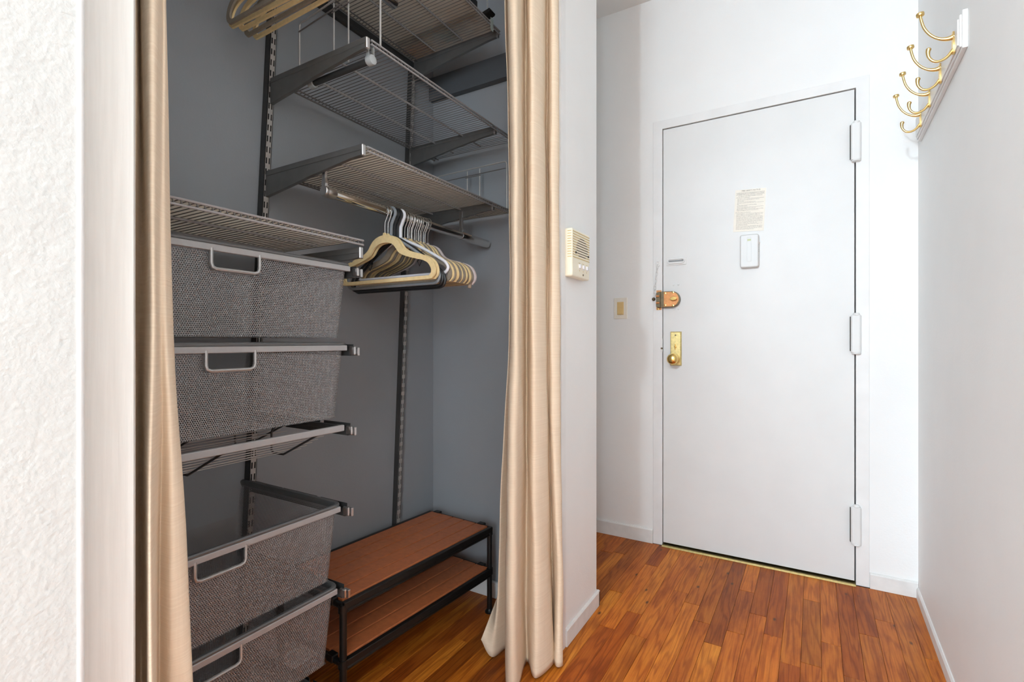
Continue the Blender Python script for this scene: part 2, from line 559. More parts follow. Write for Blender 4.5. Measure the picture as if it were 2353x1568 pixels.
# near left wall with a rounded corner, then the recessed wooden casing of the closet opening
M['dimmed_wall'] = wall_mat('dimmed_wall_paint', (0.50, 0.488, 0.462), bump=0.8)  # wall paint darkened to stand for the weaker light on this wall
struct('wall_left', B(-0.70, -0.62, 0.0, 0.2030, 0, CZ), M['dimmed_wall'])
prof = [(-0.69, 0.2031), (-0.6195, 0.2031)]
for k in range(0, 9):
    a = k / 8 * PI / 2
    prof.append((-0.6275 + 0.0085 * math.cos(a), 0.2035 + 0.0078 * math.sin(a)))
prof += [(-0.69, 0.2113)]
struct('trim_5', MB().prism(prof, 'z', 0, CZ), M['white_wall'], smooth=True, angle=50)
struct('trim_2', MB().prism([(-0.655, 0.2117), (-0.655, 0.2655), (-0.658, 0.2685), (-0.77, 0.2685), (-0.77, 0.2117)], 'z', 0, 2.40), M['casing'])

# wall end between closet and side passage (pillar), closet header
struct('wall_pillar', MB().prism([(FX, 1.447), (FX, 1.768), (FX - 0.004, 1.772), (-1.75, 1.772), (-1.75, CY), (-0.775, CY), (-0.775, 1.445), (FX - 0.002, 1.445)], 'z', 0, CZ), M['white_wall'])
struct('wall_header', B(-0.775, FX, 0.2690, 1.4445, 2.40, CZ), M['white_wall'])
# closet interior, painted grey
struct('wall_closet_back', B(BX - 0.08, BX, 0.0, CY + 0.001, 0, CZ), M['closet_wall'])
struct('wall_closet_right', B(BX, -0.776, CY - 0.004, CY - 0.0005, 0, CZ), M['closet_wall'])
struct('wall_closet_left', B(BX, -0.701, 0.001, 0.03, 0, CZ), M['closet_wall'])
struct('wall_closet_front', B(-0.781, -0.7755, 1.4455, CY - 0.004, 0, CZ), M['closet_wall'])
# side passage beyond the pillar
struct('wall_passage', B(-1.80, -1.75, 1.6, DY + 0.14, 0, CZ), M['white_wall'])

# baseboards
def base_profile(h, t): return [(0, 0), (t, 0), (t, h - 0.006), (t - 0.004, h), (0, h)]
mb = MB()
mb.prism([(DY - p[0], p[1]) for p in base_profile(0.070, 0.010)], 'x', -1.75, DXL - 0.0458)
struct('baseboard_back_left', mb, M['base'], bevel=0.001)
mb = MB().prism([(DY - p[0], p[1]) for p in base_profile(0.062, 0.010)], 'x', DXR + 0.0465, RW(DY) - 0.001)
struct('baseboard_back_right', mb, M['base'], bevel=0.001)
mb = MB()
for (y, q) in ((-0.85, 0), (DY - 0.012, 1)):
    x = RW(y)
    mb.v += [(x + 0.002, y, 0), (x - 0.007, y, 0), (x - 0.007, y, 0.036), (x - 0.003, y, 0.043), (x + 0.002, y, 0.043)]
mb.f = [(i, (i + 1) % 5, 5 + (i + 1) % 5, 5 + i) for i in range(5)] + [(4, 3, 2, 1, 0), (5, 6, 7, 8, 9)]
struct('baseboard_right', mb, M['base'])
mb = MB()
mb.prism([(FX + p[0], p[1]) for p in base_profile(0.058, 0.009)], 'y', 1.4802, 1.781)
mb.box(FX - 0.30, FX + 0.009, 1.7725, 1.781, 0, 0.057)
struct('baseboard_pillar', mb, M['base'], bevel=0.001)
struct('trim_3', B(FX, FX + 0.0035, 1.446, 1.480, 0, 2.4), M['trim'])
mb = MB().box(BX, -0.785, CY - 0.016, CY - 0.0045, 0, 0.062)
struct('baseboard_closet_right', mb, M['base'], bevel=0.001)
struct('baseboard_closet_back', B(BX, BX + 0.011, 0.031, CY - 0.017, 0, 0.062), M['base'], bevel=0.001)

# brass threshold
obj_thr = struct('trim_4', MB().prism([(DY - 0.022, 0.0005), (DY - 0.017, 0.006), (DY + 0.05, 0.008), (DY + 0.05, 0.0005)], 'x', DXL + 0.001, DXR - 0.001), M['old_brass'])

# living room behind the camera (never in view; closes the space and lets the window light in)
mb = MB()
mb.box(-2.6, -2.5, -4.2, 0.0, 0, CZ)
mb.box(1.5, 1.6, -4.2, -0.9, 0, CZ)
mb.box(-2.6, -0.62, -0.06, 0.0, 0, CZ)
mb.box(0.42, 1.6, -0.9, -0.8, 0, CZ)
mb.box(-0.5, 1.6, -4.3, -4.2, 0, CZ)
mb.box(-2.6, -0.5, -4.3, -4.2, 0, 0.6); mb.box(-2.6, -0.5, -4.3, -4.2, 2.45, CZ); mb.box(-2.6, -2.4, -4.3, -4.2, 0.6, 2.45)
struct('wall_room', mb, M['white_wall'])

# ------------------------------------------------------------------ entrance door
door = struct('door_1', B(DXL + 0.003, DXR - 0.0045, DY + 0.002, DY + 0.046, 0.014, DZT - 0.004), M['door'], bevel=0.0012)
door['label'] = 'white painted flush entrance door'
def rivet(x, z):
    obj('rivet', MB().lathe([(0.0052, 0), (0.005, 0.0014), (0.003, 0.0024), (0.0001, 0.0027)], (x, DY + 0.002, z), (0, -1, 0), 12), M['door'], door, smooth=True)
for (x, z) in ((-0.5445, 1.2715), (-0.5225, 1.2725), (-0.5445, 1.1545), (-0.5225, 1.1555)):
    rivet(x + 0.003, z)
# hinges: fat painted barrels
for (z0, z1) in ((1.731, 1.899), (0.943, 1.114), (0.161, 0.330)):
    h = obj('hinge', MB().prism([(0.168 + 0.0, DY + 0.001), (0.168, DY - 0.014), (0.172, DY - 0.019), (0.198, DY - 0.019), (0.203, DY - 0.014), (0.203, DY - 0.003), (0.186, DY + 0.001)], 'z', z0 + 0.01, z1 - 0.008), M['door'], door, bevel=0.003)
    obj('pivot_cap', MB().lathe([(0.011, 0), (0.0125, 0.003), (0.012, 0.009), (0.008, 0.012)], (0.187, DY - 0.009, z1 - 0.011), (0, 0, 1), 14), M['door'], h, smooth=True, angle=50)
    obj('pivot_cap', MB().lathe([(0.016, 0), (0.0165, 0.006), (0.012, 0.009)], (0.187, DY - 0.006, z0 + 0.011), (0, 0, -1), 14), M['door'], h, smooth=True, angle=50)
    obj('hinge_gap', B(0.1655, 0.1682, DY - 0.0135, DY + 0.001, z0 + 0.016, z1 - 0.014), M['dark_gap'], h)
# knob plate with thumb turn and knob
plate = obj('knob_plate', MB().add(
    [(-0.557, DY + 0.001, 0.8805), (-0.503, DY + 0.001, 0.8805), (-0.503, DY + 0.001, 1.046), (-0.557, DY + 0.001, 1.046),
     (-0.552, DY - 0.006, 0.8855), (-0.509, DY - 0.006, 0.8855), (-0.509, DY - 0.006, 1.041), (-0.552, DY - 0.006, 1.041)],
    [(4, 5, 6, 7), (0, 1, 5, 4), (1, 2, 6, 5), (2, 3, 7, 6), (3, 0, 4, 7)]), M['old_brass'], door)
plate['label'] = 'brass knob plate'
obj('door_knob', MB().lathe([(0.017, 0), (0.0165, 0.004), (0.010, 0.007), (0.0095, 0.022), (0.014, 0.028), (0.022, 0.034), (0.0262, 0.043), (0.0258, 0.052), (0.021, 0.060), (0.012, 0.0645), (0.0001, 0.066)],
    (-0.5345, DY - 0.006, 0.914), (0, -1, 0), 28), M['brass'], plate, smooth=True, angle=60)
obj('thumb_turn', MB().lathe([(0.006, 0), (0.006, 0.003), (0.003, 0.004)], (-0.5315, DY - 0.006, 0.972), (0, -1, 0), 14).box(-0.5335, -0.5295, DY - 0.017, DY - 0.008, 0.959, 0.985), M['brass'], plate, bevel=0.0015)
obj('screw', MB().lathe([(0.004, 0), (0.0035, 0.0012), (0.0001, 0.0016)], (-0.531, DY - 0.006, 1.028), (0, -1, 0), 12), M['bronze'], plate, smooth=True)
# paint line round the plate
obj('paint_ring', B(-0.560, -0.500, DY + 0.0005, DY + 0.0030, 0.8745, 1.047), M['door'], door)
# rim lock
def capsule(xl, xr, z0, z1, n=12):
    zc, r = (z0 + z1) / 2, (z1 - z0) / 2
    pts = [(xl, z0), ]
    for k in range(n + 1):
        a = -PI / 2 + PI * k / n
        pts.append((xr - r + r * math.cos(a), zc + r * math.sin(a)))
    pts.append((xl, z1))
    return pts
rim = obj('rim_lock', MB().prism(capsule(-0.600, -0.508, 1.163, 1.2405), 'y', DY + 0.002, DY - 0.019), M['bronze'], door, bevel=0.0015)
rim['label'] = 'copper and bronze rim lock'
obj('cover', MB().prism(capsule(-0.583, -0.513, 1.1665, 1.2375), 'y', DY - 0.019, DY - 0.0215), M['copper'], rim, bevel=0.0008)
obj('thumb_turn', MB().lathe([(0.009, 0), (0.009, 0.004)], (-0.535, DY - 0.0215, 1.2035), (0, -1, 0), 16).prism(
    [(-0.5535, 1.2005), (-0.548, 1.209), (-0.536, 1.2135), (-0.524, 1.2105), (-0.518, 1.2035), (-0.524, 1.1965), (-0.536, 1.1935), (-0.548, 1.196)], 'y', DY - 0.0245, DY - 0.034), M['brass'], rim, bevel=0.0025)
for (x, z) in ((-0.576, 1.2305), (-0.539, 1.2335), (-0.576, 1.1735), (-0.539, 1.1705)):
    obj('screw', MB().lathe([(0.0048, 0), (0.0045, 0.0012), (0.0001, 0.0018)], (x, DY - 0.0212, z), (0, -1, 0), 12), M['brass'], rim, smooth=True)
# slide track for the chain
trk = obj('chain_track', B(-0.5765, -0.482, DY - 0.0015, DY + 0.003, 1.3665, 1.4045), M['door'], door, bevel=0.002)
def stadium(x0, x1, z, r, n=8):
    pts = []
    for k in range(n + 1):
        a = -PI / 2 + PI * k / n
        pts.append((x1 - r + r * math.cos(a), z + r * math.sin(a)))
    for k in range(n + 1):
        a = PI / 2 + PI * k / n
        pts.append((x0 + r + r * math.cos(a), z + r * math.sin(a)))
    return pts
obj('slot_rim', MB().band(stadium(-0.570, -0.489, 1.3855, 0.0125), stadium(-0.566, -0.493, 1.3855, 0.0085), 'y', DY - 0.001, DY - 0.0065), M['door'], trk, bevel=0.001)
obj('slot', MB().prism(stadium(-0.564, -0.495, 1.387, 0.0035), 'y', DY - 0.0012, DY - 0.0022), M['bracket'], trk)
obj('hole', MB().lathe([(0.0052, 0), (0.0052, 0.001)], (-0.4995, DY - 0.0015, 1.3885), (0, -1, 0), 14), M['bracket'], trk)
# strike box of the rim lock on the frame
st = obj('strike_plate', MB().box(-0.623, -0.598, DY - 0.0045, DY - 0.001, 1.152, 1.249), M['copper'], frame, bevel=0.0008)
st['label'] = 'copper strike of the rim lock'
obj('strike_box', MB().prism([(-0.6205, 1.168), (-0.6205, 1.234), (-0.609, 1.2395), (-0.6005, 1.2395), (-0.6005, 1.163), (-0.612, 1.163)], 'y', DY - 0.004, DY - 0.021), M['bronze'], st, bevel=0.0015)
for z in (1.219, 1.186):
    obj('bolt_eye', MB().tube([(-0.6195, DY - 0.0215, z), (-0.604, DY - 0.0215, z)], 0.0052, 12), M['copper'], st, smooth=True, angle=50)
obj('screw', MB().lathe([(0.0048, 0), (0.0045, 0.0012), (0.0001, 0.0018)], (-0.615, DY - 0.0045, 1.1575), (0, -1, 0), 12), M['brass'], st, smooth=True)
ls = obj('latch_strike', B(DXL - 0.010, DXL + 0.002, DY - 0.006, DY - 0.002, 0.946, 1.012), M['trim'], frame, bevel=0.001)
obj('latch_lip', B(DXL - 0.006, DXL + 0.003, DY - 0.009, DY - 0.003, 0.960, 0.968), M['bronze'], ls)

# door chain hanging from its plate on the frame
ch = thing('door_chain', (-0.6165, DY - 0.003, 1.37), 'white painted security chain hanging on the door frame above the copper lock', 'door chain')
obj('mounting_plate', MB().prism([(-0.6255, 1.368), (-0.6065, 1.368), (-0.6065, 1.413), (-0.612, 1.413), (-0.6125, 1.409), (-0.6195, 1.409), (-0.620, 1.413), (-0.6255, 1.413)], 'y', DY - 0.0032, DY - 0.0062), M['trim'], ch, bevel=0.0008)
obj('ring', MB().tube([(-0.616 + 0.006 * math.cos(a), DY - 0.009, 1.383 + 0.0075 * math.sin(a)) for a in [2 * PI * i / 14 for i in range(14)]], 0.0014, 6, True), M['trim'], ch, smooth=True)
link_me = {}
for i in range(9):
    z = 1.366 - i * 0.0172
    x = -0.6165 - 0.0020 * i
    flat = i % 2 == 0
    pts = []
    for k in range(16):
        a = 2 * PI * k / 16
        w = 0.0048 * math.cos(a); h = 0.0108 * math.sin(a)
        pts.append((w, 0.0, h) if flat else (w * 0.45, w * 0.88, h))
    if flat not in link_me:
        link_me[flat] = None
        o = obj('chain_link', MB().tube(pts, 0.0013, 6, True), M['trim'], None, smooth=True)
        o.parent = ch; link_me[flat] = o.data
    else:
        o = link_mesh('chain_link', link_me[flat], ch)
    o.location = Vector((x, DY - 0.0105, z)) - ch.location
obj('end_stud', MB().lathe([(0.004, 0), (0.0085, 0.002), (0.0085, 0.005), (0.0045, 0.009), (0.0001, 0.010)], (-0.6355, DY - 0.0034, 1.206), (0, -1, 0), 16), M['bronze'], ch, smooth=True, angle=50)

# chime box below the notice
cb = thing('door_chime', (-0.206, DY + 0.002, 1.33), 'white plastic door chime box with a long slot, mounted under the paper notice', 'door chime')
def rrect(x0, x1, z0, z1, r, n=5):
    pts = []
    for (cx_, cz_, a0) in ((x1 - r, z1 - r, 0), (x0 + r, z1 - r, 90), (x0 + r, z0 + r, 180), (x1 - r, z0 + r, 270)):
        for k in range(n + 1):
            a = R(a0 + 90 * k / n)
            pts.append((cx_ + r * math.cos(a), cz_ + r * math.sin(a)))
    return pts
cbr = MB().prism(rrect(-0.246, -0.170, 1.329, 1.4775, 0.010), 'y', DY + 0.0018, DY - 0.021)
obj('body', cbr, M['box_white'], cb, bevel=0.005, segs=3)
obj('slot', MB().band(rrect(-0.2175, -0.199, 1.3555, 1.4655, 0.003), rrect(-0.2165, -0.200, 1.3565, 1.4645, 0.0025), 'y', DY - 0.0205, DY - 0.0222), M['box_white'], cb)
obj('slider', B(-0.216, -0.2005, DY - 0.0222, DY - 0.0208, 1.357, 1.4465), M['box_white'], cb)
obj('name_label', B(-0.2155, -0.201, DY - 0.0218, DY - 0.0208, 1.4475, 1.4565), M['green_label'], cb)
for i in range(5):
    obj('side_slot', B(-0.1702, -0.1692, DY - 0.0125, DY - 0.0095, 1.397 + i * 0.0078, 1.4005 + i * 0.0078), M['dark_gap'], cb)
obj('side_switch', B(-0.170, -0.1655, DY - 0.014, DY - 0.009, 1.4385, 1.4425), M['box_white'], cb, bevel=0.001)

# fire safety notice
nt = thing('notice', (-0.2085, DY + 0.0018, 1.590), 'cream printed paper notice stuck to the entrance door', 'notice')
nt.rotation_euler = (0, R(3.0), 0)
obj('sheet', B(-0.2715, -0.1465, DY + 0.0005, DY + 0.0018, 1.4955, 1.6845), M['paper'], nt)
def text_obj(name, lines, parent, mat):
    """lines of (text, x, z, size, align) laid on the door plane as one flat print"""
    vs, fs = [], []
    for (t, x, z, s, al, wmax) in lines:
        cu = bpy.data.curves.new('t', 'FONT'); cu.body = t; cu.size = s; cu.align_x = al; cu.resolution_u = 1
        o = bpy.data.objects.new('t', cu); COL.objects.link(o)
        dg = bpy.context.evaluated_depsgraph_get()
        me = bpy.data.meshes.new_from_object(o.evaluated_get(dg))
        xs = [v.co.x for v in me.vertices]
        w = max(xs) - min(xs)
        k = min(1.0, wmax / w) if wmax else 1.0
        off = len(vs)
        for v in me.vertices:
            vs.append((x + v.co.x * k, DY + 0.0003, z + v.co.y))
        for p in me.polygons:
            fs.append(tuple(i + off for i in p.vertices))
        bpy.data.objects.remove(o); bpy.data.curves.remove(cu); bpy.data.meshes.remove(me)
    return obj(name, MB().add(vs, fs), mat, parent)
LN = [('FIRE SAFETY NOTICE', -0.207, 1.6765, 0.0085, 'CENTER', 0.075)]
for i, t in enumerate(['IN THE EVENT OF FIRE, STAY CALM. NOTIFY THE FIRE DEPARTMENT AND FOLLOW THE DIRECTIONS',
                       'OF FIRE DEPARTMENT PERSONNEL. IF YOU MUST TAKE IMMEDIATE ACTION, USE YOUR JUDGMENT',
                       'AS TO THE SAFEST COURSE OF ACTION, GUIDED BY THE FOLLOWING INFORMATION:']):
    LN.append((t, -0.266, 1.6685 - i * 0.0045, 0.0042, 'LEFT', 0.114))
LN.append(('YOU ARE IN A COMBUSTIBLE (NON-FIREPROOF) BUILDING', -0.209, 1.6535, 0.0046, 'CENTER', 0.098))
LN.append(('If The Fire Is In Your Apartment', -0.266, 1.6475, 0.0048, 'LEFT', 0.055))
body1 = ['Close the door to the room where the fire is and leave the apartment.', 'Make sure everyone leaves the apartment with you.', 'Take your keys.',
         'Close, but do not lock, the apartment door.', 'Alert people on your floor by knocking on their doors on your way to the', 'exit.',
         'Use the nearest stairwell to leave the building.', 'Do not use the elevator.', 'Call 911 once you reach a safe location. Do not assume the fire has been',
         'reported unless firefighters are on the scene.', 'Meet the members of your household at a location outside the building.', 'Notify the firefighters if anyone is unaccounted for.']
for i, t in enumerate(body1):
    LN.append((t, -0.261, 1.6420 - i * 0.0048, 0.0043, 'LEFT', 0.108))
LN.append(('If The Fire Is Not In Your Apartment', -0.266, 1.5805, 0.0048, 'LEFT', 0.062))
body2 = ['Feel your apartment door and doorknob for heat. If they are not hot, open', 'the door slightly and check the hallway for smoke, heat or fire.',
         'Exit your apartment and building if you can safely do so.', 'If the hallway or stairwell is not safe because of smoke, heat or fire and you', 'have access to a fire escape, use it to exit the building. Proceed cautiously',
         'on the fire escape and always carry or hold onto small children.', 'If you cannot use the stairs or fire escape, call 911 and tell them your', 'address, floor, apartment number and the number of people in it.',
         'Seal the doors to your apartment with wet towels or sheets, and seal air', 'ducts or other openings where smoke may enter.', 'Open windows a few inches unless flames and smoke are coming from below.',
         'Do not break any windows.', 'If conditions in the apartment appear life-threatening, open a window', 'and wave a towel or sheet to attract the attention of firefighters.',
         'If smoke conditions worsen before help arrives, get down on the floor', 'and take short breaths through your nose.']
for i, t in enumerate(body2):
    LN.append((t, -0.261, 1.5750 - i * 0.0047, 0.0043, 'LEFT', 0.108))
text_obj('print', LN, nt, M['ink'])

# light switch on the door wall beyond the pillar
sw = thing('light_switch', (-0.804, DY, 1.113), 'light switch with almond rocker on the white plate beyond the pillar', 'light switch')
obj('plate', MB().prism(rrect(-0.8395, -0.769, 1.113, 1.2205, 0.003), 'y', DY, DY - 0.006), M['plate'], sw, bevel=0.002)
obj('rocker_frame', B(-0.8215, -0.787, DY - 0.0075, DY - 0.005, 1.1335, 1.1995), M['almond'], sw, bevel=0.001)
obj('rocker', MB().prism([(DY - 0.007, 1.1365), (DY - 0.0125, 1.137), (DY - 0.009, 1.1665), (DY - 0.0085, 1.197), (DY - 0.007, 1.197)], 'x', -0.8185, -0.790), M['almond'], sw, bevel=0.0008)
for z in (1.1225, 1.211):
    obj('screw', MB().lathe([(0.0032, 0), (0.003, 0.001), (0.0001, 0.0014)], (-0.804, DY - 0.006, z), (0, -1, 0), 10), M['plate'], sw, smooth=True)

# intercom on the pillar face
ic = thing('intercom', (FX, 1.552, 1.211), 'ivory intercom with louvred speaker and three small buttons on the pillar', 'intercom')
IX = FX + 0.028
obj('body', MB().prism([(1.476, 1.2105), (1.628, 1.2105), (1.628, 1.3685), (1.476, 1.3685)], 'x', FX, IX), M['ivory'], ic, bevel=0.006, segs=3)
for i in range(11):
    z = 1.3585 - i * 0.00835
    obj('louvre_slot', MB().box(IX - 0.0008, IX + 0.0008, 1.4815, 1.6255, z - 0.0011, z + 0.0011).box(FX + 0.012, IX - 0.003, 1.4752, 1.4765, z - 0.001, z + 0.001), M['ivory_slot'], ic)
    wd = [0, 0, .018, .034, .042, .048, .05, .048, .052, .03, 0][i]
    if wd:
        obj('louvre_opening', B(IX + 0.0006, IX + 0.0013, 1.559 - wd, 1.559 + wd, z - 0.0010, z + 0.0010), M['dark_gap'], ic)
zb = 1.3585 - 8 * 0.00835
for y in (1.506, 1.615):
    obj('cord_stop', MB().lathe([(0.0036, 0), (0.0036, 0.002), (0.0001, 0.003)], (IX, y, zb), (1, 0, 0), 12), M['black_plastic'], ic, smooth=True)
for i, y in enumerate((1.537, 1.569, 1.601)):
    obj('button_rim', B(IX - 0.0005, IX + 0.0009, y - 0.0085, y + 0.0085, 1.2385, 1.2565), M['plate'], ic)
    obj('button', B(IX, IX + 0.006, y - 0.005, y + 0.005, 1.2425, 1.2555), M['white_plastic'], ic, bevel=0.001)
    obj('caption', B(IX - 0.0002, IX + 0.0006, y - 0.006, y + 0.006, 1.2595, 1.2608).box(IX - 0.0002, IX + 0.0006, y - 0.002, y + 0.002, 1.2335, 1.236), M['ivory_slot'], ic)['kind'] = 'stuff'
obj('screw', MB().lathe([(0.0038, 0), (0.0034, 0.0012), (0.0022, 0.0014)], (IX, 1.569, 1.2235), (1, 0, 0), 12), M['bronze'], ic, smooth=True)

# coat rack on the right wall
cr = thing('coat_rack', (0.375, 2.03, 1.755), 'white coat rail with four brass double hooks on the right wall', 'coat rack')
def rwx(y, o): return RW(y) - o
def rack_board(o0, o1, z0, z1, y0=1.677, y1=2.392):
    vs = []
    for y in (y0, y1):
        vs += [(rwx(y, o0), y, z0), (rwx(y, o1), y, z0), (rwx(y, o1), y, z1), (rwx(y, o0), y, z1)]
    return MB().add(vs, [(0, 1, 2, 3), (7, 6, 5, 4), (0, 4, 5, 1), (1, 5, 6, 2), (2, 6, 7, 3), (3, 7, 4, 0)])
obj('board', rack_board(0.0, 0.011, 1.752, 1.850), M['trim'], cr, bevel=0.0015)
obj('moulding', rack_board(0.010, 0.0155, 1.759, 1.843, 1.684, 2.385), M['trim'], cr, bevel=0.003)
obj('moulding', rack_board(0.015, 0.0185, 1.767, 1.835, 1.692, 2.377), M['trim'], cr, bevel=0.0015)
def smooth_path(P, n=6):
    out = []
    for i in range(len(P) - 1):
        p0 = P[max(i - 1, 0)]; p1 = P[i]; p2 = P[i + 1]; p3 = P[min(i + 2, len(P) - 1)]
        for k in range(n):
            t = k / n
            out.append(tuple(0.5 * (2 * b + (c - a) * t + (2 * a - 5 * b + 4 * c - d) * t * t + (3 * b - a - 3 * c + d) * t ** 3)
                             for a, b, c, d in zip(p0, p1, p2, p3)))
    out.append(tuple(P[-1]))
    return out
hook_me = None
for y in (1.728, 1.905, 2.082, 2.258):
    x0 = rwx(y, 0.0180)
    base = MB().prism([(-0.007, -0.030), (-0.004, -0.034), (0.004, -0.034), (0.007, -0.030), (0.008, -0.008), (0.0065, 0.021), (0.004, 0.025), (-0.004, 0.025), (-0.0065, 0.021), (-0.008, -0.008)], 'x', 0.001, -0.0045)
    up = smooth_path([(-0.002, 0, 0.012), (-0.013, 0, 0.010), (-0.030, 0, 0.015), (-0.048, 0, 0.030), (-0.062, 0, 0.053), (-0.069, 0, 0.079), (-0.0705, 0, 0.092)])
    rad = [0.0075 - 0.0040 * min(1, i / (len(up) * 0.35)) for i in range(len(up))]
    dn = smooth_path([(-0.003, 0, -0.022), (-0.014, 0, -0.037), (-0.029, 0, -0.0445), (-0.043, 0, -0.041), (-0.0525, 0, -0.028), (-0.0545, 0, -0.014), (-0.053, 0, -0.006)])
    rd = [0.0045 - 0.0010 * min(1, i / (len(dn) * 0.3)) + (0.0032 * max(0, (i / len(dn) - 0.62) / 0.38)) for i in range(len(dn))]
    dn += [(-0.0522, 0, -0.0035), (-0.0518, 0, -0.0022)]; rd += [0.0045, 0.0018]
    if hook_me is None:
        o = obj('hook', base.tube(up, rad, 10).tube(dn, rd, 10).lathe([(0.0088, 0), (0.0092, 0.001), (0.0092, 0.0065), (0.0088, 0.0075)], (-0.0705, 0, 0.090), (-0.12, 0, 1), 18), M['satin_gold'], None, smooth=True, angle=55)
        o.parent = cr; hook_me = o.data
    else:
        o = link_mesh('hook', hook_me, cr)
    o.location = Vector((x0, y, 1.797)) - cr.location

# ------------------------------------------------------------------ closet system
def shear_pts(vs):
    return [(x, y + lean(z), z) for (x, y, z) in vs]
YL, YR = 0.840, 1.431     # standards at z = 1

def make_standard(y, z0, z1, label):
    t = thing('wall_standard', (BX, y + lean(z0), z0), label, 'wall standard', 'slotted wall standards')
    w, dp = 0.0095, 0.025
    xf = BX + dp
    side = MB()
    side.box(BX + 0.001, xf, y - w, y - w + 0.0018, z0, z1).box(BX + 0.001, xf, y + w - 0.0018, y + w, z0, z1).box(BX + 0.001, BX + 0.003, y - w, y + w, z0, z1)
    side.v = shear_pts(side.v)
    obj('channel', side, M['dark_rail'], t)
    # front face with two columns of slots
    cols = [-w, -0.0062, -0.0024, 0.0024, 0.0062, w]
    zs = [z0]
    z = z0 + 0.008
    while z + 0.018 < z1:
        zs += [z, z + 0.0175]; z += 0.032
    zs.append(z1)
    f = MB()
    nv = len(cols)
    for zz in zs:
        for c in cols: f.v.append((xf, y + c, zz))
    for i in range(len(zs) - 1):
        for k in range(nv - 1):
            if i % 2 == 1 and k in (1, 3): continue
            a = i * nv + k
            f.f.append((a, a + 1, a + nv + 1, a + nv))
    f.v = shear_pts(f.v)
    o = obj('slotted_face', f, M['standard'], t)
    md = o.modifiers.new('thickness', 'SOLIDIFY'); md.thickness = 0.0015; md.offset = -1
    return t
make_standard(YL, 0.06, 2.075, 'slotted metal wall standard at the drawers, left of the two')
make_standard(YR, 0.03, 2.075, 'slotted metal wall standard near the closet corner, behind the hangers')
t = thing('hang_track', (BX, 0.9, 2.06), 'dark metal hang track along the closet back wall under the top shelf', 'track')
obj('channel', B(BX + 0.001, BX + 0.016, 0.10, 1.56, 2.072, 2.104), M['dark_rail'], t, bevel=0.002)
obj('lip', B(BX + 0.0155, BX + 0.021, 0.10, 1.56, 2.070, 2.080), M['dark_rail'], t, bevel=0.001)

def make_bracket(y, z, label, group='shelf brackets', tip=-0.935, hs=1.0):
    """z is the top edge of the bracket"""
    yy = y + lean(z)
    t = thing('shelf_bracket', (BX + 0.026, yy, z), label, 'shelf bracket', group)
    L = tip
    prof = [(BX + 0.0255, -0.074), (BX + 0.034, -0.072), (BX + 0.12, -0.061), (BX + 0.22, -0.046), (L - 0.04, -0.0285), (L, -0.0265), (L, -0.014), (BX + 0.0255, -0.014)]
    prof = [(p[0], max(p[1], -0.0285 - (-0.0285 - p[1]) * hs) if p[1] < -0.0285 else p[1]) for p in prof]
    obj('web', MB().prism([(p[0], z + p[1]) for p in prof], 'y', yy - 0.0055, yy + 0.0055), M['bracket'], t, bevel=0.001)
    obj('top_flange', B(BX + 0.027, L + 0.002, yy - 0.0068, yy + 0.0068, z - 0.0150, z), M['bracket'], t, bevel=0.0012)
    obj('end_cap', B(L - 0.004, L + 0.0045, yy - 0.0066, yy + 0.0066, z - 0.0285, z + 0.0006), M['satin_metal'], t, bevel=0.0035, segs=3)
    obj('hook_tooth', B(BX + 0.010, BX + 0.027, yy - 0.0030, yy - 0.0005, z - 0.028 - 0.042 * hs, z - 0.018 - 0.042 * hs), M['dark_rail'], t)
    return t

def make_shelf(y0, y1, z, label, liner=False, xf=-0.932, pitch=0.0132, sup=(-1.07, -1.20)):
    """ventilated wire shelf; z = height of the wire deck"""
    t = thing('wire_shelf', (BX + 0.02, (y0 + y1) / 2, z), label, 'wire shelf', 'wire shelves in the closet')
    xb = BX + 0.028
    deck = MB()
    n = int((y1 - y0) / pitch)
    for i in range(n + 1):
        y = y0 + 0.003 + i * (y1 - y0 - 0.006) / n
        deck.tube([(xb, y, z), (xf, y, z), (xf + 0.0016, y + 0.0035, z - 0.0105)], 0.00125, 5)
    d = obj('deck_wires', deck, M['wire'], t, smooth=True); d['kind'] = 'stuff'
    fr = MB().tube([(xf + 0.0026, y0, z), (xf + 0.0026, y1, z)], 0.0025, 8)
    obj('front_rail', fr, M['rail_wire'], t, smooth=True)
    obj('front_rail', MB().tube([(xf + 0.0026, y0, z - 0.0105), (xf + 0.0026, y1, z - 0.0105)], 0.0025, 8), M['rail_wire'], t, smooth=True)
    obj('back_rail', MB().tube([(xb, y0, z - 0.003), (xb, y1, z - 0.003)], 0.0027, 8), M['wire'], t, smooth=True)
    obj('back_rail', MB().tube([(xb + 0.02, y0, z - 0.004), (xb + 0.02, y1, z - 0.004)], 0.0022, 8), M['wire'], t, smooth=True)
    for s in sup:
        obj('support_wire', MB().tube([(s, y0 + 0.01, z - 0.0042), (s, y1 - 0.03, z - 0.0042)], 0.0030, 8), M['rail_wire'], t, smooth=True)
    if liner:
        obj('liner', B(xb - 0.004, xf - 0.002, y0 + 0.002, y1 - 0.002, z + 0.0014, z + 0.0024), M['liner'], t)
    return t

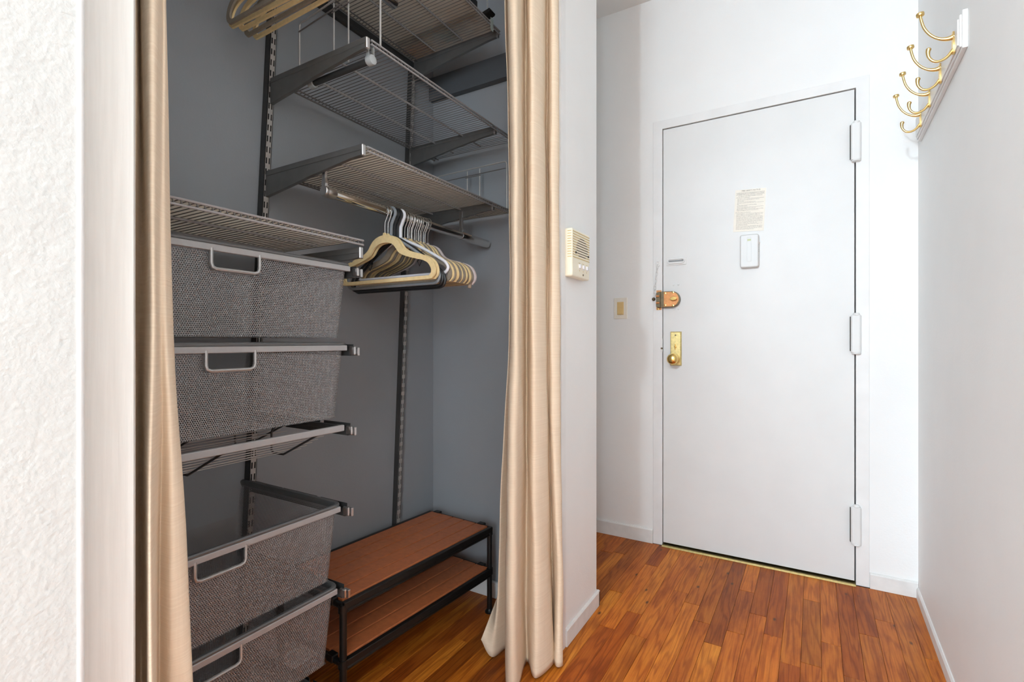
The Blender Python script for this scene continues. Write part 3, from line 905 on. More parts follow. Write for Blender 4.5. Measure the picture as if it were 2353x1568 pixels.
Z1, Z2, Z3, Z0 = 2.105, 1.756, 1.485, 1.245
make_shelf(0.30, YR + lean(Z1) + 0.006, Z1 - 0.004, 'topmost wire shelf with a frosted liner and small boxes on it', True)
make_shelf(YL + lean(Z2) + 0.008, 1.606, Z2 - 0.004, 'bare see-through wire shelf under the topmost one, clear rod at its left end')
make_shelf(YL + lean(Z3) + 0.008, 1.600, Z3 - 0.004, 'lined wire shelf with the chrome clothes rod hanging beneath it', True)
make_shelf(0.245, YL + lean(Z0) + 0.004, Z0, 'low wire shelf lying over the stack of mesh drawers', True, -0.928, 0.0132, (-1.06, -1.20))
make_bracket(YR, Z1, 'grey bracket under the right end of the topmost wire shelf')
make_bracket(YL, Z1, 'grey bracket of the topmost shelf, behind the upper velvet hangers')
make_bracket(YL, Z2, 'grey tapered bracket at the left end of the bare see-through shelf')
make_bracket(YR, Z2, 'grey bracket near the right end of the bare see-through shelf')
make_bracket(YL, Z3, 'grey tapered bracket at the left end of the shelf above the chrome rod')
make_bracket(YR, Z3, 'grey bracket near the right end of the shelf above the chrome rod')
make_bracket(YL, Z0 - 0.016, 'grey bracket at the right end of the low shelf over the drawers', tip=-0.93, hs=0.2)

# wooden ledger on the closet's right wall
t = thing('ledger_board', (-1.07, CY - 0.004, 2.01), 'ledger board in shade-darkened grey on the closet end wall under the top shelf', 'board')
obj('board', B(BX + 0.001, -0.785, CY - 0.034, CY - 0.0042, 2.002, 2.094), M['ledger'], t, bevel=0.001)
for (x, z) in ((-1.05, 2.075), (-0.965, 2.078), (-0.955, 2.05)):
    obj('screw', MB().lathe([(0.0035, 0), (0.003, 0.001), (0.0001, 0.0014)], (x, CY - 0.028, z), (0, -1, 0), 10), M['dark_rail'], t, smooth=True)

# things on the topmost shelf
zt = Z1 - 0.004 + 0.0026
tag(obj('storage_tray', MB().box(-1.30, -0.955, 1.352, 1.392, zt, zt + 0.055), M['black_plastic'], None, bevel=0.004), 'dark narrow tray lying across the topmost shelf, seen through its liner', 'tray')
tag(obj('card_box', B(-1.135, -1.075, 1.398, 1.452, zt, zt + 0.08), M['blue_box'], None, bevel=0.002), 'small blue box on the topmost shelf, seen through its liner', 'box')
tag(obj('card_box', B(-1.31, -1.21, 1.400, 1.475, zt, zt + 0.05), M['brown_box'], None, bevel=0.002), 'small brown box at the back of the topmost shelf', 'box')
t = thing('binder_clip', (-0.928, 1.418, 2.12), 'black clip with a clear tag on the front rail of the topmost shelf', 'clip')
obj('jaw', MB().prism([(-0.945, 2.112), (-0.915, 2.118), (-0.912, 2.124), (-0.915, 2.129), (-0.945, 2.123)], 'y', 1.402, 1.436), M['black_metal'], t, bevel=0.001)
obj('strap', B(-0.931, -0.929, 1.411, 1.418, 2.126, 2.20), M['clear'], t)
obj('tag', B(-0.924, -0.923, 1.424, 1.440, 2.068, 2.112), M['clear_tag'], t)

# shelf dividers: bent wire frames
def make_divider(y, z, label, x0=-1.262, x1=-0.938, hb=0.175, hf=0.178):
    t = thing('shelf_divider', ((x0 + x1) / 2, y, z), label, 'shelf divider', 'wire shelf dividers')
    o = [(x0, y, z + 0.002), (x0, y, z + hb - 0.008), (x0 + 0.003, y, z + hb - 0.002), (x0 + 0.010, y, z + hb), (x1 - 0.012, y, z + hf), (x1 - 0.004, y, z + hf - 0.003), (x1, y, z + hf - 0.012), (x1, y, z + 0.002)]
    obj('frame', MB().tube(o, 0.0026, 8), M['standard'], t, smooth=True)
    def top(x): return z + hb + (hf - hb) * (x - x0) / (x1 - x0)
    xa, xb = x0 + 0.44 * (x1 - x0), x0 + 0.62 * (x1 - x0)
    obj('inner_leg', MB().tube([(xa, y + 0.004, z + 0.002), (xa, y + 0.004, top(xa) - 0.004)], 0.0022, 8), M['standard'], t, smooth=True)
    obj('inner_leg', MB().tube([(xb, y + 0.004, z + 0.002), (xb, y + 0.004, top(xb) - 0.004)], 0.0022, 8), M['standard'], t, smooth=True)
    obj('cross_wire', MB().tube([(x0 + 0.001, y - 0.003, top(x0) - 0.026), (x1 - 0.004, y - 0.003, top(x1) - 0.026)], 0.0020, 6), M['wire'], t, smooth=True)
    obj('cross_wire', MB().tube([(xa - 0.006, y + 0.001, top(xa) - 0.030), (xb + 0.006, y + 0.001, top(xb) - 0.030)], 0.0018, 6), M['wire'], t, smooth=True)
    return t
make_divider(0.925, Z2 - 0.004 + 0.0014, 'tall bent wire shelf divider on the bare see-through shelf, left end', hb=0.170, hf=0.205)
make_divider(1.556, Z3 - 0.004 + 0.0028, 'bent wire shelf divider at the right end of the shelf above the chrome rod')

# pull-out valet rod under the bare shelf
t = thing('valet_rod', (-1.06, 0.905, 1.717), 'short dark valet rod in clear clips under the bare see-through shelf', 'valet rod')
obj('rod', MB().tube([(-1.185, 0.905, 1.717), (-0.955, 0.905, 1.717)], 0.0085, 14), M['dark_rail'], t, smooth=True, angle=50)
for (x, h) in ((-0.952, 0.03), (-1.178, 0.014)):
    c = obj('clip', MB().lathe([(0.011, -0.008), (0.0135, -0.007), (0.0135, 0.006), (0.012, 0.009), (0.006, 0.010)], (x, 0.905, 1.717), (1, 0, 0), 18), M['clear'], t, smooth=True, angle=45)
    obj('clip_arm', B(x - 0.005, x + 0.003, 0.894, 0.898, 1.72, 1.724 + h).box(x - 0.005, x + 0.003, 0.912, 0.916, 1.72, 1.724 + h), M['clear'], c, bevel=0.001)

# clothes rods
RX, RZ, RR = -1.066, 1.394, 0.0135
def make_rod(y0, y1, x, z, label, dz=0.0, dx=0.0):
    ax = Vector((dx, y1 - y0, dz)).normalized()
    t = thing('clothes_rod', (x, (y0 + y1) / 2, z), label, 'clothes rod')
    obj('tube', MB().tube([(x, y0, z), (x + dx, y1, z + dz)], RR, 24), M['chrome'], t, smooth=True, angle=50)
    obj('end_cap', MB().lathe([(0.012, 0.0), (0.0158, 0.003), (0.0158, 0.028), (0.0145, 0.030)], (x, y0 - 0.004, z), ax, 24), M['satin_metal'], t, smooth=True, angle=45)
    obj('end_cap', MB().lathe([(0.0145, 0.0), (0.0152, 0.002), (0.0152, 0.16), (0.014, 0.164), (0.010, 0.165)], tuple(Vector((x + dx, y1, z + dz)) - ax * 0.165), ax, 24), M['chrome'], t, smooth=True, angle=45)
    return t
t = make_rod(0.880, 1.612, -1.091, RZ + 0.003, 'polished chrome clothes rod under the lined shelf, hung with hangers', -0.020, 0.030)
for y in (0.8775, 1.452):
    RZ = 1.397 - 0.020 * (y - 0.88) / 0.732; RX = -1.091 + 0.030 * (y - 0.88) / 0.732
    obj('rod_hook', MB().prism([(RX - 0.005, RZ + 0.004), (RX - 0.0085, RZ + 0.020), (RX - 0.0055, RZ + 0.034), (RX - 0.007, Z3 - 0.016), (RX + 0.007, Z3 - 0.016), (RX + 0.0055, RZ + 0.034), (RX + 0.0085, RZ + 0.020), (RX + 0.005, RZ + 0.004)], 'y', y - 0.006, y + 0.002).lathe(
        [(0.013, -0.007), (0.0145, -0.005), (0.0145, 0.003), (0.0135, 0.004)], (RX, y, RZ), (0, 1, 0), 20), M['satin_metal'], t, bevel=0.001)
t = make_rod(0.31, 1.10, -1.055, 2.010, 'chrome clothes rod under the topmost shelf, above the upper velvet hangers')
for y in (0.33, 0.86):
    obj('rod_hook', B(-1.067, -1.043, y - 0.004, y + 0.004, 2.03, 2.098), M['platinum'], t, bevel=0.001)

RZ = 1.3895; RX = -1.080
# hangers (local frame: X across, rod along Y, origin at the rod's centre line)
NZ = -0.072          # apex of the body below the rod
def half(pts): return pts
outer = [(0, 0), (.014, -.001), (.030, -.005), (.045, -.013), (.057, -.025), (.068, -.040), (.082, -.050), (.100, -.057), (.132, -.066), (.137, -.071), (.145, -.070), (.160, -.075), (.178, -.085), (.190, -.100), (.195, -.116), (.193, -.130), (.184, -.139), (.170, -.142), (.05, -.142)]
inner = [(0, -.023), (.012, -.024), (.026, -.027), (.038, -.034), (.048, -.045), (.058, -.057), (.075, -.066), (.096, -.073), (.126, -.081), (.133, -.083), (.141, -.084), (.153, -.088), (.168, -.096), (.177, -.107), (.181, -.117), (.179, -.126), (.173, -.131), (.163, -.132), (.05, -.132)]
outer = [(p[0], p[2]) for p in smooth_path([(x, 0, z) for x, z in outer], 3)]
inner = [(p[0], p[2]) for p in smooth_path([(x, 0, z) for x, z in inner], 3)]
def mirror(h): return [(x, z + NZ) for x, z in h] + [(-x, z + NZ) for x, z in reversed(h[1:])]
def hook_pts(r=0.0155):
    zc = 0.0005
    P = [(0, 0, NZ - 0.004), (0, 0, -0.045), (0.001, 0, -0.033), (0.006, 0, -0.024), (0.0115, 0, -0.013)]
    for k in range(0, 11):
        a = R(-25 + 20 * k)
        P.append((r * math.cos(a), 0, zc + r * math.sin(a)))
    return P
def velvet(loc, mat, label, group, rz):
    t = thing('velvet_hanger', loc, label, 'hanger', group)
    loc = Vector(loc)
    o = obj('body', MB().band(mirror(outer), mirror(inner), 'y', -0.0026, 0.0026).prism([(-.006, NZ - .002), (.006, NZ - .002), (.0035, NZ + .007), (-.0035, NZ + .007)], 'y', -0.0028, 0.0028), mat, None, bevel=0.0012)
    o.parent = t
    h = obj('hook', MB().tube(hook_pts(), 0.0016, 8), M['hook_steel'], None, smooth=True); h.parent = t
    t.rotation_euler = (0, 0, rz)
    return t
def tubular(loc, mat, label, group, rz, clips=False, drop=1.0):
    t = thing('plastic_hanger', loc, label, 'hanger', group)
    body = [(0, 0, NZ + 0.004)]
    for x, z in ((.03, -.010), (.09, -.038), (.16, -.078), (.178, -.092), (.185, -.106), (.178, -.118), (.165, -.122)):
        body.append((x, 0, z * drop + NZ))
    body = body[:1] + smooth_path(body[1:], 4)
    left = [(-x, y, z) for x, y, z in body[1:]][::-1]
    o = obj('body', MB().tube(left + body, 0.0045 if not clips else 0.0038, 10, True), mat, None, smooth=True); o.parent = t
    h = obj('hook', MB().tube([(0, 0, NZ)] + hook_pts(0.0175)[1:], 0.0048 if not clips else 0.004, 8), mat, None, smooth=True); h.parent = t
    if clips:
        for x in (-0.10, 0.10):
            c = obj('clip', MB().box(x - 0.006, x + 0.006, -0.0045, 0.0045, NZ - 0.074, NZ - 0.050).tube([(x + 0.006, -0.006, NZ - 0.068), (x + 0.012, -0.006, NZ - 0.080), (x + 0.004, -0.006, NZ - 0.094), (x - 0.004, -0.006, NZ - 0.080)], 0.0014, 6, True), mat, None, bevel=0.002); c.parent = t
    t.rotation_euler = (0, 0, rz)
    return t
hr = random.Random(5)
protos = {}
def hang(kind, mat, y, label, group, x, z, rz):
    key = (kind, mat)
    z_off = z + (0.0155 - 0.0155)
    if key in protos:
        return copy_tree(protos[key], (x, y, z_off), label, rz)
    f = velvet if kind == 'v' else tubular
    kw = {'c': {'clips': True, 'drop': 1.27}, 'g': {'drop': 1.22}, 'p': {'drop': 0.95 if mat == 'white_plastic' else 1.30}}.get(kind, {})
    o = f((x, y, z_off), M[mat], label, group, rz, **kw)
    protos[key] = o
    return o
ORD = ['first', 'second', 'third', 'fourth', 'fifth', 'sixth', 'seventh', 'eighth', 'ninth', 'tenth', 'eleventh', 'twelfth', 'thirteenth', 'fourteenth', 'fifteenth', 'sixteenth', 'seventeenth', 'eighteenth', 'nineteenth', 'twentieth', 'twenty-first', 'twenty-second']
seq = [('v', 'cream_velvet'), ('v', 'cream_velvet'), ('g', 'grey_plastic'), ('c', 'black_plastic'), ('p', 'black_plastic'), ('p', 'white_plastic'), ('v', 'taupe_velvet'), ('v', 'cream_velvet'),
       ('v', 'taupe_velvet'), ('v', 'cream_velvet'), ('v', 'cream_velvet'), ('v', 'taupe_velvet'), ('v', 'taupe_velvet'), ('v', 'cream_velvet'), ('v', 'taupe_velvet'), ('v', 'cream_velvet'),
       ('v', 'taupe_velvet'), ('v', 'cream_velvet'), ('v', 'taupe_velvet'), ('v', 'lilac_velvet')]
y = 1.084
for i, (k, m) in enumerate(seq):
    cname = {'cream_velvet': 'cream velvet', 'taupe_velvet': 'taupe velvet', 'lilac_velvet': 'pale lilac velvet', 'black_plastic': 'black plastic', 'white_plastic': 'white tubular plastic', 'grey_plastic': 'grey tubular plastic'}[m]
    lab = '%s hanger%s on the chrome rod, %s from the end nearest the drawers' % (cname, ' with clips' if k == 'c' else '', ORD[i])
    rz = R(-1.2 + 2.0 * math.sin(0.33 * i + 0.6)) if i else 0.0
    dz = 0.0 if k == 'v' else (-0.002)
    hang(k, m, y, lab, 'hangers on the chrome rod', RX + 0.041 * (y - 1.15) + hr.uniform(-0.003, 0.003), RZ + dz, rz)
    y += 0.0125 if i in (0, 1, 2, 3, 4, 5) else 0.0086
tag(obj('hanging_peg', MB().lathe([(0.004, 0), (0.0065, 0.002), (0.0068, 0.03), (0.005, 0.045)], (-0.90, 1.265, 1.165), (0.12, 0, 1), 14), M['tan_peg'], None, smooth=True), 'tan rounded peg hanging below the far velvet hangers', 'peg')
y = 0.712
for i in range(5):
    lab = 'upper cream velvet hanger under the topmost shelf, %s from the left' % ORD[i]
    m = 'taupe_velvet' if i in (0, 3) else 'cream_velvet'
    lab = lab.replace('cream', 'taupe') if i in (0, 3) else lab
    o = hang('v', m, y, lab, 'upper hangers', -1.062 + hr.uniform(-0.012, 0.006), 2.010, R(1.5 * math.sin(1.3 * i)))
    o['group'] = 'hangers under the topmost shelf'
    y += 0.0165

# ------------------------------------------------------------------ mesh drawers
def rloop(x0, x1, y0, y1, r, n=6):
    """rounded rectangle starting mid back edge, counter-clockwise seen from above; returns pts"""
    pts = []
    for (cx_, cy_, a0) in ((x1 - r, y1 - r, 0), (x0 + r, y1 - r, 90), (x0 + r, y0 + r, 180), (x1 - r, y0 + r, 270)):
        for k in range(n + 1):
            a = R(a0 + 90 * k / n)
            pts.append((cx_ + r * math.cos(a), cy_ + r * math.sin(a)))
    return pts
DXB, DXF, DW, DH = -0.400, 0.0, 0.546, 0.172     # drawer-local: front at x=0, right edge at y=0
def sweep_closed(loop, sec):
    """sweep section of (outward, z) along a closed horizontal loop"""
    n = len(loop); vs = []
    for i in range(n):
        a = Vector((*loop[i - 1], 0)); b = Vector((*loop[(i + 1) % n], 0))
        t = (b - a).normalized(); nn = Vector((t.y, -t.x, 0))
        for (o, z) in sec:
            vs.append((loop[i][0] + nn.x * o, loop[i][1] + nn.y * o, z))
    m = len(sec); fs = []
    for i in range(n):
        j = (i + 1) % n
        for k in range(m):
            q = (k + 1) % m
            fs.append((i * m + k, j * m + k, j * m + q, i * m + q))
    return MB().add(vs, fs)

def basket_mesh(pitch=0.0043, hole=0.66):
    """expanded-metal basket: real hexagonal holes, wrapped round the four sides, plus the floor"""
    rim = np.array(rloop(DXB, DXF - 0.003, -DW, 0.0, 0.020, 5))
    bot = np.array(rloop(DXB + 0.012, DXF - 0.014, -DW + 0.016, -0.016, 0.016, 5))
    d = np.linalg.norm(np.roll(rim, -1, 0) - rim, axis=1)
    cum = np.concatenate([[0], np.cumsum(d)])
    Ltot = cum[-1]
    ncol = int(round(Ltot / pitch)); p = Ltot / ncol
    nrow = int(DH / (p * 0.866))
    dv = DH / nrow
    I, J = np.meshgrid(np.arange(ncol), np.arange(nrow))
    s = ((I + 0.5 * (J % 2)) * p).ravel()
    h = ((J + 0.5) * dv).ravel()
    rimc = np.vstack([rim, rim[:1]]); botc = np.vstack([bot, bot[:1]])
    def at(s_, h_):
        s_ = np.mod(s_, Ltot)
        fx = np.interp(s_, cum, np.arange(len(cum)))
        i0 = np.minimum(fx.astype(int), len(rim) - 1); f = (fx - i0)[:, None]
        r_ = rimc[i0] * (1 - f) + rimc[i0 + 1] * f
        b_ = botc[i0] * (1 - f) + botc[i0 + 1] * f
        v = np.clip(h_ / DH, 0, 1)[:, None]
        xy = r_ * (1 - v) + b_ * v
        z = -np.clip(h_, 0, DH)
        return np.column_stack([xy, z])
    c3 = at(s, h)
    keep = ~((c3[:, 0] > -0.02) & (c3[:, 1] < -0.233) & (c3[:, 1] > -0.329) & (h < 0.044))
    s, h = s[keep], h[keep]
    n = len(s)
    ang = np.arange(6) * PI / 3 + PI / 6
    ro = p / math.sqrt(3); ri = ro * hole
    ky = dv / (p * 0.866)
    so = (s[:, None] + ro * np.cos(ang)).ravel(); ho = (h[:, None] + ky * ro * np.sin(ang)).ravel()
    si = (s[:, None] + ri * np.cos(ang)).ravel(); hi = (h[:, None] + ky * ri * np.sin(ang)).ravel()
    VO, VI = at(so, ho), at(si, hi)
    # floor of the basket
    x0, x1, y0, y1 = DXB + 0.013, DXF - 0.015, -DW + 0.018, -0.018
    nc = int((y1 - y0) / pitch); nr = int((x1 - x0) / (pitch * 0.866))
    I, J = np.meshgrid(np.arange(nc), np.arange(nr))
    cy_ = (y0 + (I + 0.5 * (J % 2) + 0.25) * (y1 - y0) / nc).ravel(); cx_ = (x0 + (J + 0.5) * (x1 - x0) / nr).ravel()
    ro2 = pitch / math.sqrt(3); ri2 = ro2 * hole
    def fl(r_):
        yy = (cy_[:, None] + r_ * np.cos(ang)).ravel(); xx = (cx_[:, None] + r_ * np.sin(ang)).ravel()
        return np.column_stack([xx, yy, np.full_like(xx, -DH)])
    FO, FI = fl(ro2), fl(ri2)
    O = np.vstack([VO, FO]); Iv = np.vstack([VI, FI])
    nv = len(O); ncell = nv // 6
    V = np.vstack([O, Iv]).astype(np.float32)
    b = (np.arange(ncell) * 6)[:, None]; k = np.arange(6)[None, :]; k2 = (np.arange(6)[None, :] + 1) % 6
    q = np.stack([b + k, b + k2, nv + b + k2, nv + b + k], axis=-1).reshape(-1, 4)
    me = bpy.data.meshes.new('basket')
    me.vertices.add(len(V)); me.vertices.foreach_set('co', V.ravel())
    me.loops.add(q.size); me.loops.foreach_set('vertex_index', q.ravel().astype(np.int32))
    me.polygons.add(len(q)); me.polygons.foreach_set('loop_start', np.arange(0, q.size, 4, dtype=np.int32))
    me.update(calc_edges=True); me.validate()
    me.materials.append(M['mesh'])
    return me

def make_drawer(loc, label):
    t = thing('mesh_drawer', loc, label, 'drawer', 'mesh drawers in the closet')
    lp = rloop(DXB - 0.003, DXF, -DW - 0.003, 0.003, 0.022, 6)
    sec = [(0.0, -0.010), (0.0025, -0.0095), (0.0028, 0.0015), (0.0046, 0.0030), (0.0050, 0.0060), (0.0030, 0.0088), (-0.001, 0.0096), (-0.005, 0.0080), (-0.006, 0.004), (-0.005, -0.001), (-0.003, -0.010)]
    o = obj('rim', sweep_closed(lp, sec), M['rim_metal'], None, smooth=True, angle=40); o.parent = t
    o = obj('front_bar', MB().prism([(0.0022, -0.0115), (0.0045, -0.0105), (0.0045, 0.0005), (0.0030, 0.0020), (-0.001, 0.0020), (-0.001, -0.0115)], 'y', -DW + 0.004, -0.002), M['platinum'], None, bevel=0.0008); o.parent = t
    o = link_mesh('mesh_basket', basket_mesh(), t)
    ha = [(0.0022, -0.2335, -0.006), (0.0022, -0.2335, -0.034), (0.0018, -0.236, -0.041), (0.0014, -0.243, -0.044), (0.0012, -0.281, -0.044), (0.0014, -0.319, -0.044), (0.0018, -0.326, -0.041), (0.0022, -0.3285, -0.034), (0.0022, -0.3285, -0.006)]
    o = obj('handle', MB().tube(ha, 0.0034, 8), M['bright_cap'], None, smooth=True); o.parent = t
    return t
DZ = [1.180, 0.988, 0.604, 0.412, 0.156]
DL = ['uppermost mesh drawer, directly under the low wire shelf', 'second mesh drawer from the top, above the sliding wire rack', 'open mesh drawer just below the sliding wire rack',
      'mesh drawer level with the wooden bench top', 'lowest mesh drawer, mostly below the edge of the photo']
d0 = None
for z, lab in zip(DZ, DL):
    loc = (-0.953, 0.829 + lean(z), z)
    if d0 is None: d0 = make_drawer(loc, lab)
    else: copy_tree(d0, loc, lab)

# side runners that carry the drawers
def make_runner(z, label):
    y = 0.840 + lean(z)
    t = thing('drawer_runner', (-1.13, y, z), label, 'drawer runner', 'drawer runners')
    zz = z - 0.012
    b = MB()
    b.box(BX + 0.026, -0.945, y - 0.0035, y - 0.0015, zz - 0.010, zz + 0.006)
    b.box(BX + 0.026, -0.945, y - 0.0035, y + 0.008, zz - 0.012, zz - 0.010)
    b.box(BX + 0.026, -1.20, y + 0.0065, y + 0.008, zz - 0.010, zz + 0.016)
    b.box(-1.195, -1.06, y + 0.0065, y + 0.008, zz - 0.010, zz + 0.016)
    b.box(-1.045, -0.950, y + 0.0065, y + 0.008, zz - 0.010, zz + 0.016)
    obj('rail', b, M['dark_rail'], t)
    obj('end_stop', MB().box(-0.953, -0.934, y - 0.0045, y + 0.0025, zz - 0.010, zz + 0.011), M['satin_metal'], t, bevel=0.0025)
    obj('end_clip', MB().box(-0.949, -0.930, y + 0.0035, y + 0.0105, zz - 0.012, zz + 0.008).tube([(-0.944, y + 0.0035, zz - 0.004), (-0.944, y + 0.012, zz - 0.004)], 0.007, 12), M['satin_metal'], t, bevel=0.0015)
    return t
RL = ['drawer runner with pale end clip beside the uppermost mesh drawer', 'drawer runner beside the second mesh drawer from the top', 'drawer runner beside the sliding wire rack',
      'drawer runner beside the open drawer below the wire rack', 'drawer runner level with the wooden bench top', 'lowest drawer runner, near the bottom edge of the photo']
zr = [1.180, 0.988, 0.796, 0.604, 0.412, 0.156]
r0 = None
for z, lab in zip(zr, RL):
    if r0 is None:
        r0 = make_runner(z, lab); zbase = z; yb = r0.location.y
    else:
        copy_tree(r0, (-1.13, 0.840 + lean(z), z), lab)

# sliding wire rack between the drawers
zz = 0.796; yo = lean(zz)
rk = thing('sliding_rack', (-1.14, 0.55, zz), 'sliding wire shoe rack with flat front bar between the mesh drawers', 'shoe rack')
obj('front_bar', B(-0.958, -0.9485, 0.285 + yo, 0.829 + yo, zz - 0.012, zz + 0.003), M['platinum'], rk, bevel=0.002)
obj('side_rail', B(BX + 0.03, -0.955, 0.822 + yo, 0.829 + yo, zz - 0.010, zz + 0.002), M['dark_rail'], rk, bevel=0.001)
obj('side_rail', B(BX + 0.03, -0.955, 0.285 + yo, 0.292 + yo, zz - 0.010, zz + 0.002), M['dark_rail'], rk, bevel=0.001)
obj('back_bar', B(BX + 0.03, BX + 0.037, 0.29 + yo, 0.825 + yo, zz - 0.010, zz + 0.002), M['dark_rail'], rk, bevel=0.001)
prof = [(-0.952, zz - 0.004), (-1.105, zz - 0.076), (-1.145, zz - 0.077), (-1.153, zz - 0.070), (-1.153, zz - 0.026), (-1.147, zz - 0.016), (-1.112, zz + 0.002), (-1.108, zz + 0.008), (-1.111, zz + 0.0165)]
def shift(p, dx): return [(x + dx, z) for x, z in p]
for y in (0.775 + yo, 0.555 + yo, 0.335 + yo):
    obj('support_wire', MB().tube([(x, y, z) for x, z in prof], 0.0026, 8), M['dark_rail'], rk, smooth=True)
    p2 = shift(prof, -0.170)[:6]
    obj('support_wire', MB().tube([(-1.105, y + 0.006, zz - 0.002)] + [(x, y + 0.006, z) for x, z in p2[1:]], 0.0026, 8), M['dark_rail'], rk, smooth=True)
for base in (0.0, -0.170):
    for k in range(7):
        f = 0.12 + k * 0.14
        x = -0.952 + base + (-1.105 + 0.952) * f; z = zz - 0.004 - 0.072 * f + 0.004
        obj('cross_wire', MB().tube([(x, 0.295 + yo, z), (x, 0.820 + yo, z)], 0.0012, 6), M['standard'], rk, smooth=True)
    for (dx, dz) in ((-1.135, -0.074), (-1.155, -0.05), (-1.155, -0.03)):
        obj('cross_wire', MB().tube([(dx + base, 0.295 + yo, zz + dz), (dx + base, 0.820 + yo, zz + dz)], 0.0012, 6), M['standard'], rk, smooth=True)

# ------------------------------------------------------------------ bench
bn = thing('bench_rack', (-1.166, 1.222, 0.0), 'low bench with brown slatted top and lower shelf on a black metal frame', 'bench', rz=0.0)
BL, BD = 0.645, 0.302
def bl(a):  # drop a mesh built in bench coordinates into the bench
    return a
def bench_part(name, mb, mat, parent=bn, **kw):
    o = obj(name, mb, mat, None, **kw); o.parent = parent
    return o
hx, hy = BD / 2, BL / 2
for (sx, sy) in ((-1, -1), (-1, 1), (1, -1), (1, 1)):
    x, y = sx * (hx - 0.004), sy * (hy - 0.004)
    lg = bench_part('leg', MB().tube([(x, y, 0.006), (x, y, 0.308)], 0.0095, 14), M['black_metal'], smooth=True, angle=50)
    f = obj('foot', MB().lathe([(0.017, 0), (0.017, 0.005), (0.012, 0.009), (0.010, 0.014)], (x, y, 0.0), (0, 0, 1), 16), M['black_metal'], None, smooth=True, angle=50); f.parent = lg
    for z in (0.298, 0.152):
        c = obj('collar', MB().lathe([(0.0125, 0), (0.0125, 0.022)], (x, y, z - 0.011), (0, 0, 1), 14), M['black_metal'], None, smooth=True, angle=50); c.parent = lg
for (zt_, nm) in ((0.314, 'top'), (0.162, 'low')):
    for sx in (-1, 1):
        bench_part('long_bar', B(sx * hx - 0.0075, sx * hx + 0.0075, -hy, hy, zt_ - 0.018, zt_ + 0.001), M['black_metal'], bevel=0.002)
        bench_part('lower_bar', MB().tube([(sx * (hx - 0.002), -hy, zt_ - 0.026), (sx * (hx - 0.002), hy, zt_ - 0.026)], 0.006, 10), M['black_metal'], smooth=True)
    for sy in (-1, 1):
        bench_part('end_bar', MB().tube([(-hx, sy * hy, zt_ - 0.008), (hx, sy * hy, zt_ - 0.008)], 0.0085, 12), M['black_metal'], smooth=True)
        for x in (-hx + 0.035, hx - 0.045):
            bench_part('bar_clamp', B(x - 0.014, x + 0.014, sy * hy - 0.011, sy * hy + 0.011, zt_ - 0.014, zt_ + 0.006), M['black_metal'], bevel=0.003)
    wslat = (BD - 0.018) / 5
    bench_part('slat_backing', B(-hx + 0.004, hx - 0.004, -hy + 0.006, hy - 0.006, zt_ - 0.012, zt_ - 0.0095), M['black_metal'])  # added black sheet so the gaps between slats read dark
    for i in range(5):
        x0 = -hx + 0.009 + i * wslat
        bench_part('slat', B(x0 + 0.0024, x0 + wslat - 0.0024, -hy + 0.008, hy - 0.008, zt_ - 0.010, zt_ + 0.003), M['bench_wood'], bevel=0.0010)
bn.rotation_euler = (0, 0, R(-4.0))

# little plastic bumper on the back wall
tag(obj('wall_bumper', MB().lathe([(0.009, 0), (0.009, 0.003), (0.006, 0.006), (0.0001, 0.0065)], (BX, 1.172, 1.352), (1, 0, 0), 16), M['ivory'], None, smooth=True), 'small round beige bumper on the closet back wall above the uppermost drawer', 'wall bumper')

# ------------------------------------------------------------------ curtains
def curtain(name, rows, label, seed):
    """rows: list of (z, [(x, y), ...]) control lines from top to bottom; z may be a list per point"""
    pr = random.Random(seed)
    nU, nV = 150, 90
    nr = len(rows); npnt = len(rows[0][1])
    def line(pts):
        P = [(p[0], p[1], p[2]) for p in pts]
        out = smooth_path(P, 12)
        # resample by control index
        return out
    L = []
    for z, pts in rows:
        zz_ = z if isinstance(z, (list, tuple)) else [z] * npnt
        L.append(line([(p[0], p[1], q) for p, q in zip(pts, zz_)]))
    nu = len(L[0])
    V = []; UV = []
    segs = 8
    grid = []
    for u in range(nu):
        colp = [L[r][u] for r in range(nr)]
        grid.append(smooth_path(colp, segs))
    nv = len(grid[0])
    ph = [pr.uniform(0, 6.28) for _ in range(8)]
    # unfolded width for the weave
    wid = [0.0]
    mid = nv // 2
    for u in range(1, nu):
        wid.append(wid[-1] + (Vector(grid[u][mid]) - Vector(grid[u - 1][mid])).length)
    for u in range(nu):
        for v in range(nv):
            x, y, z = grid[u][v]
            w = wid[u]
            x += 0.0010 * math.sin(9 * z + ph[0] + 30 * w) + 0.0007 * math.sin(23 * z + ph[1] + 55 * w)
            y += 0.0008 * math.sin(13 * z + ph[2] + 41 * w)
            V.append((x, y, z)); UV.append((w, z))
    F = []
    for u in range(nu - 1):
        for v in range(nv - 1):
            F.append((u * nv + v, (u + 1) * nv + v, (u + 1) * nv + v + 1, u * nv + v + 1))
    me = bpy.data.meshes.new(name)
    me.from_pydata(V, [], F)
    uvl = me.uv_layers.new(name='UVMap')
    for lp in me.loops:
        uvl.data[lp.index].uv = UV[lp.vertex_index]
    o = link_mesh(name, me, None, M['linen'], True)
    md = o.modifiers.new('thickness', 'SOLIDIFY'); md.thickness = 0.0016; md.offset = 0
    return tag(o, label, 'curtain', 'tan linen closet curtains')

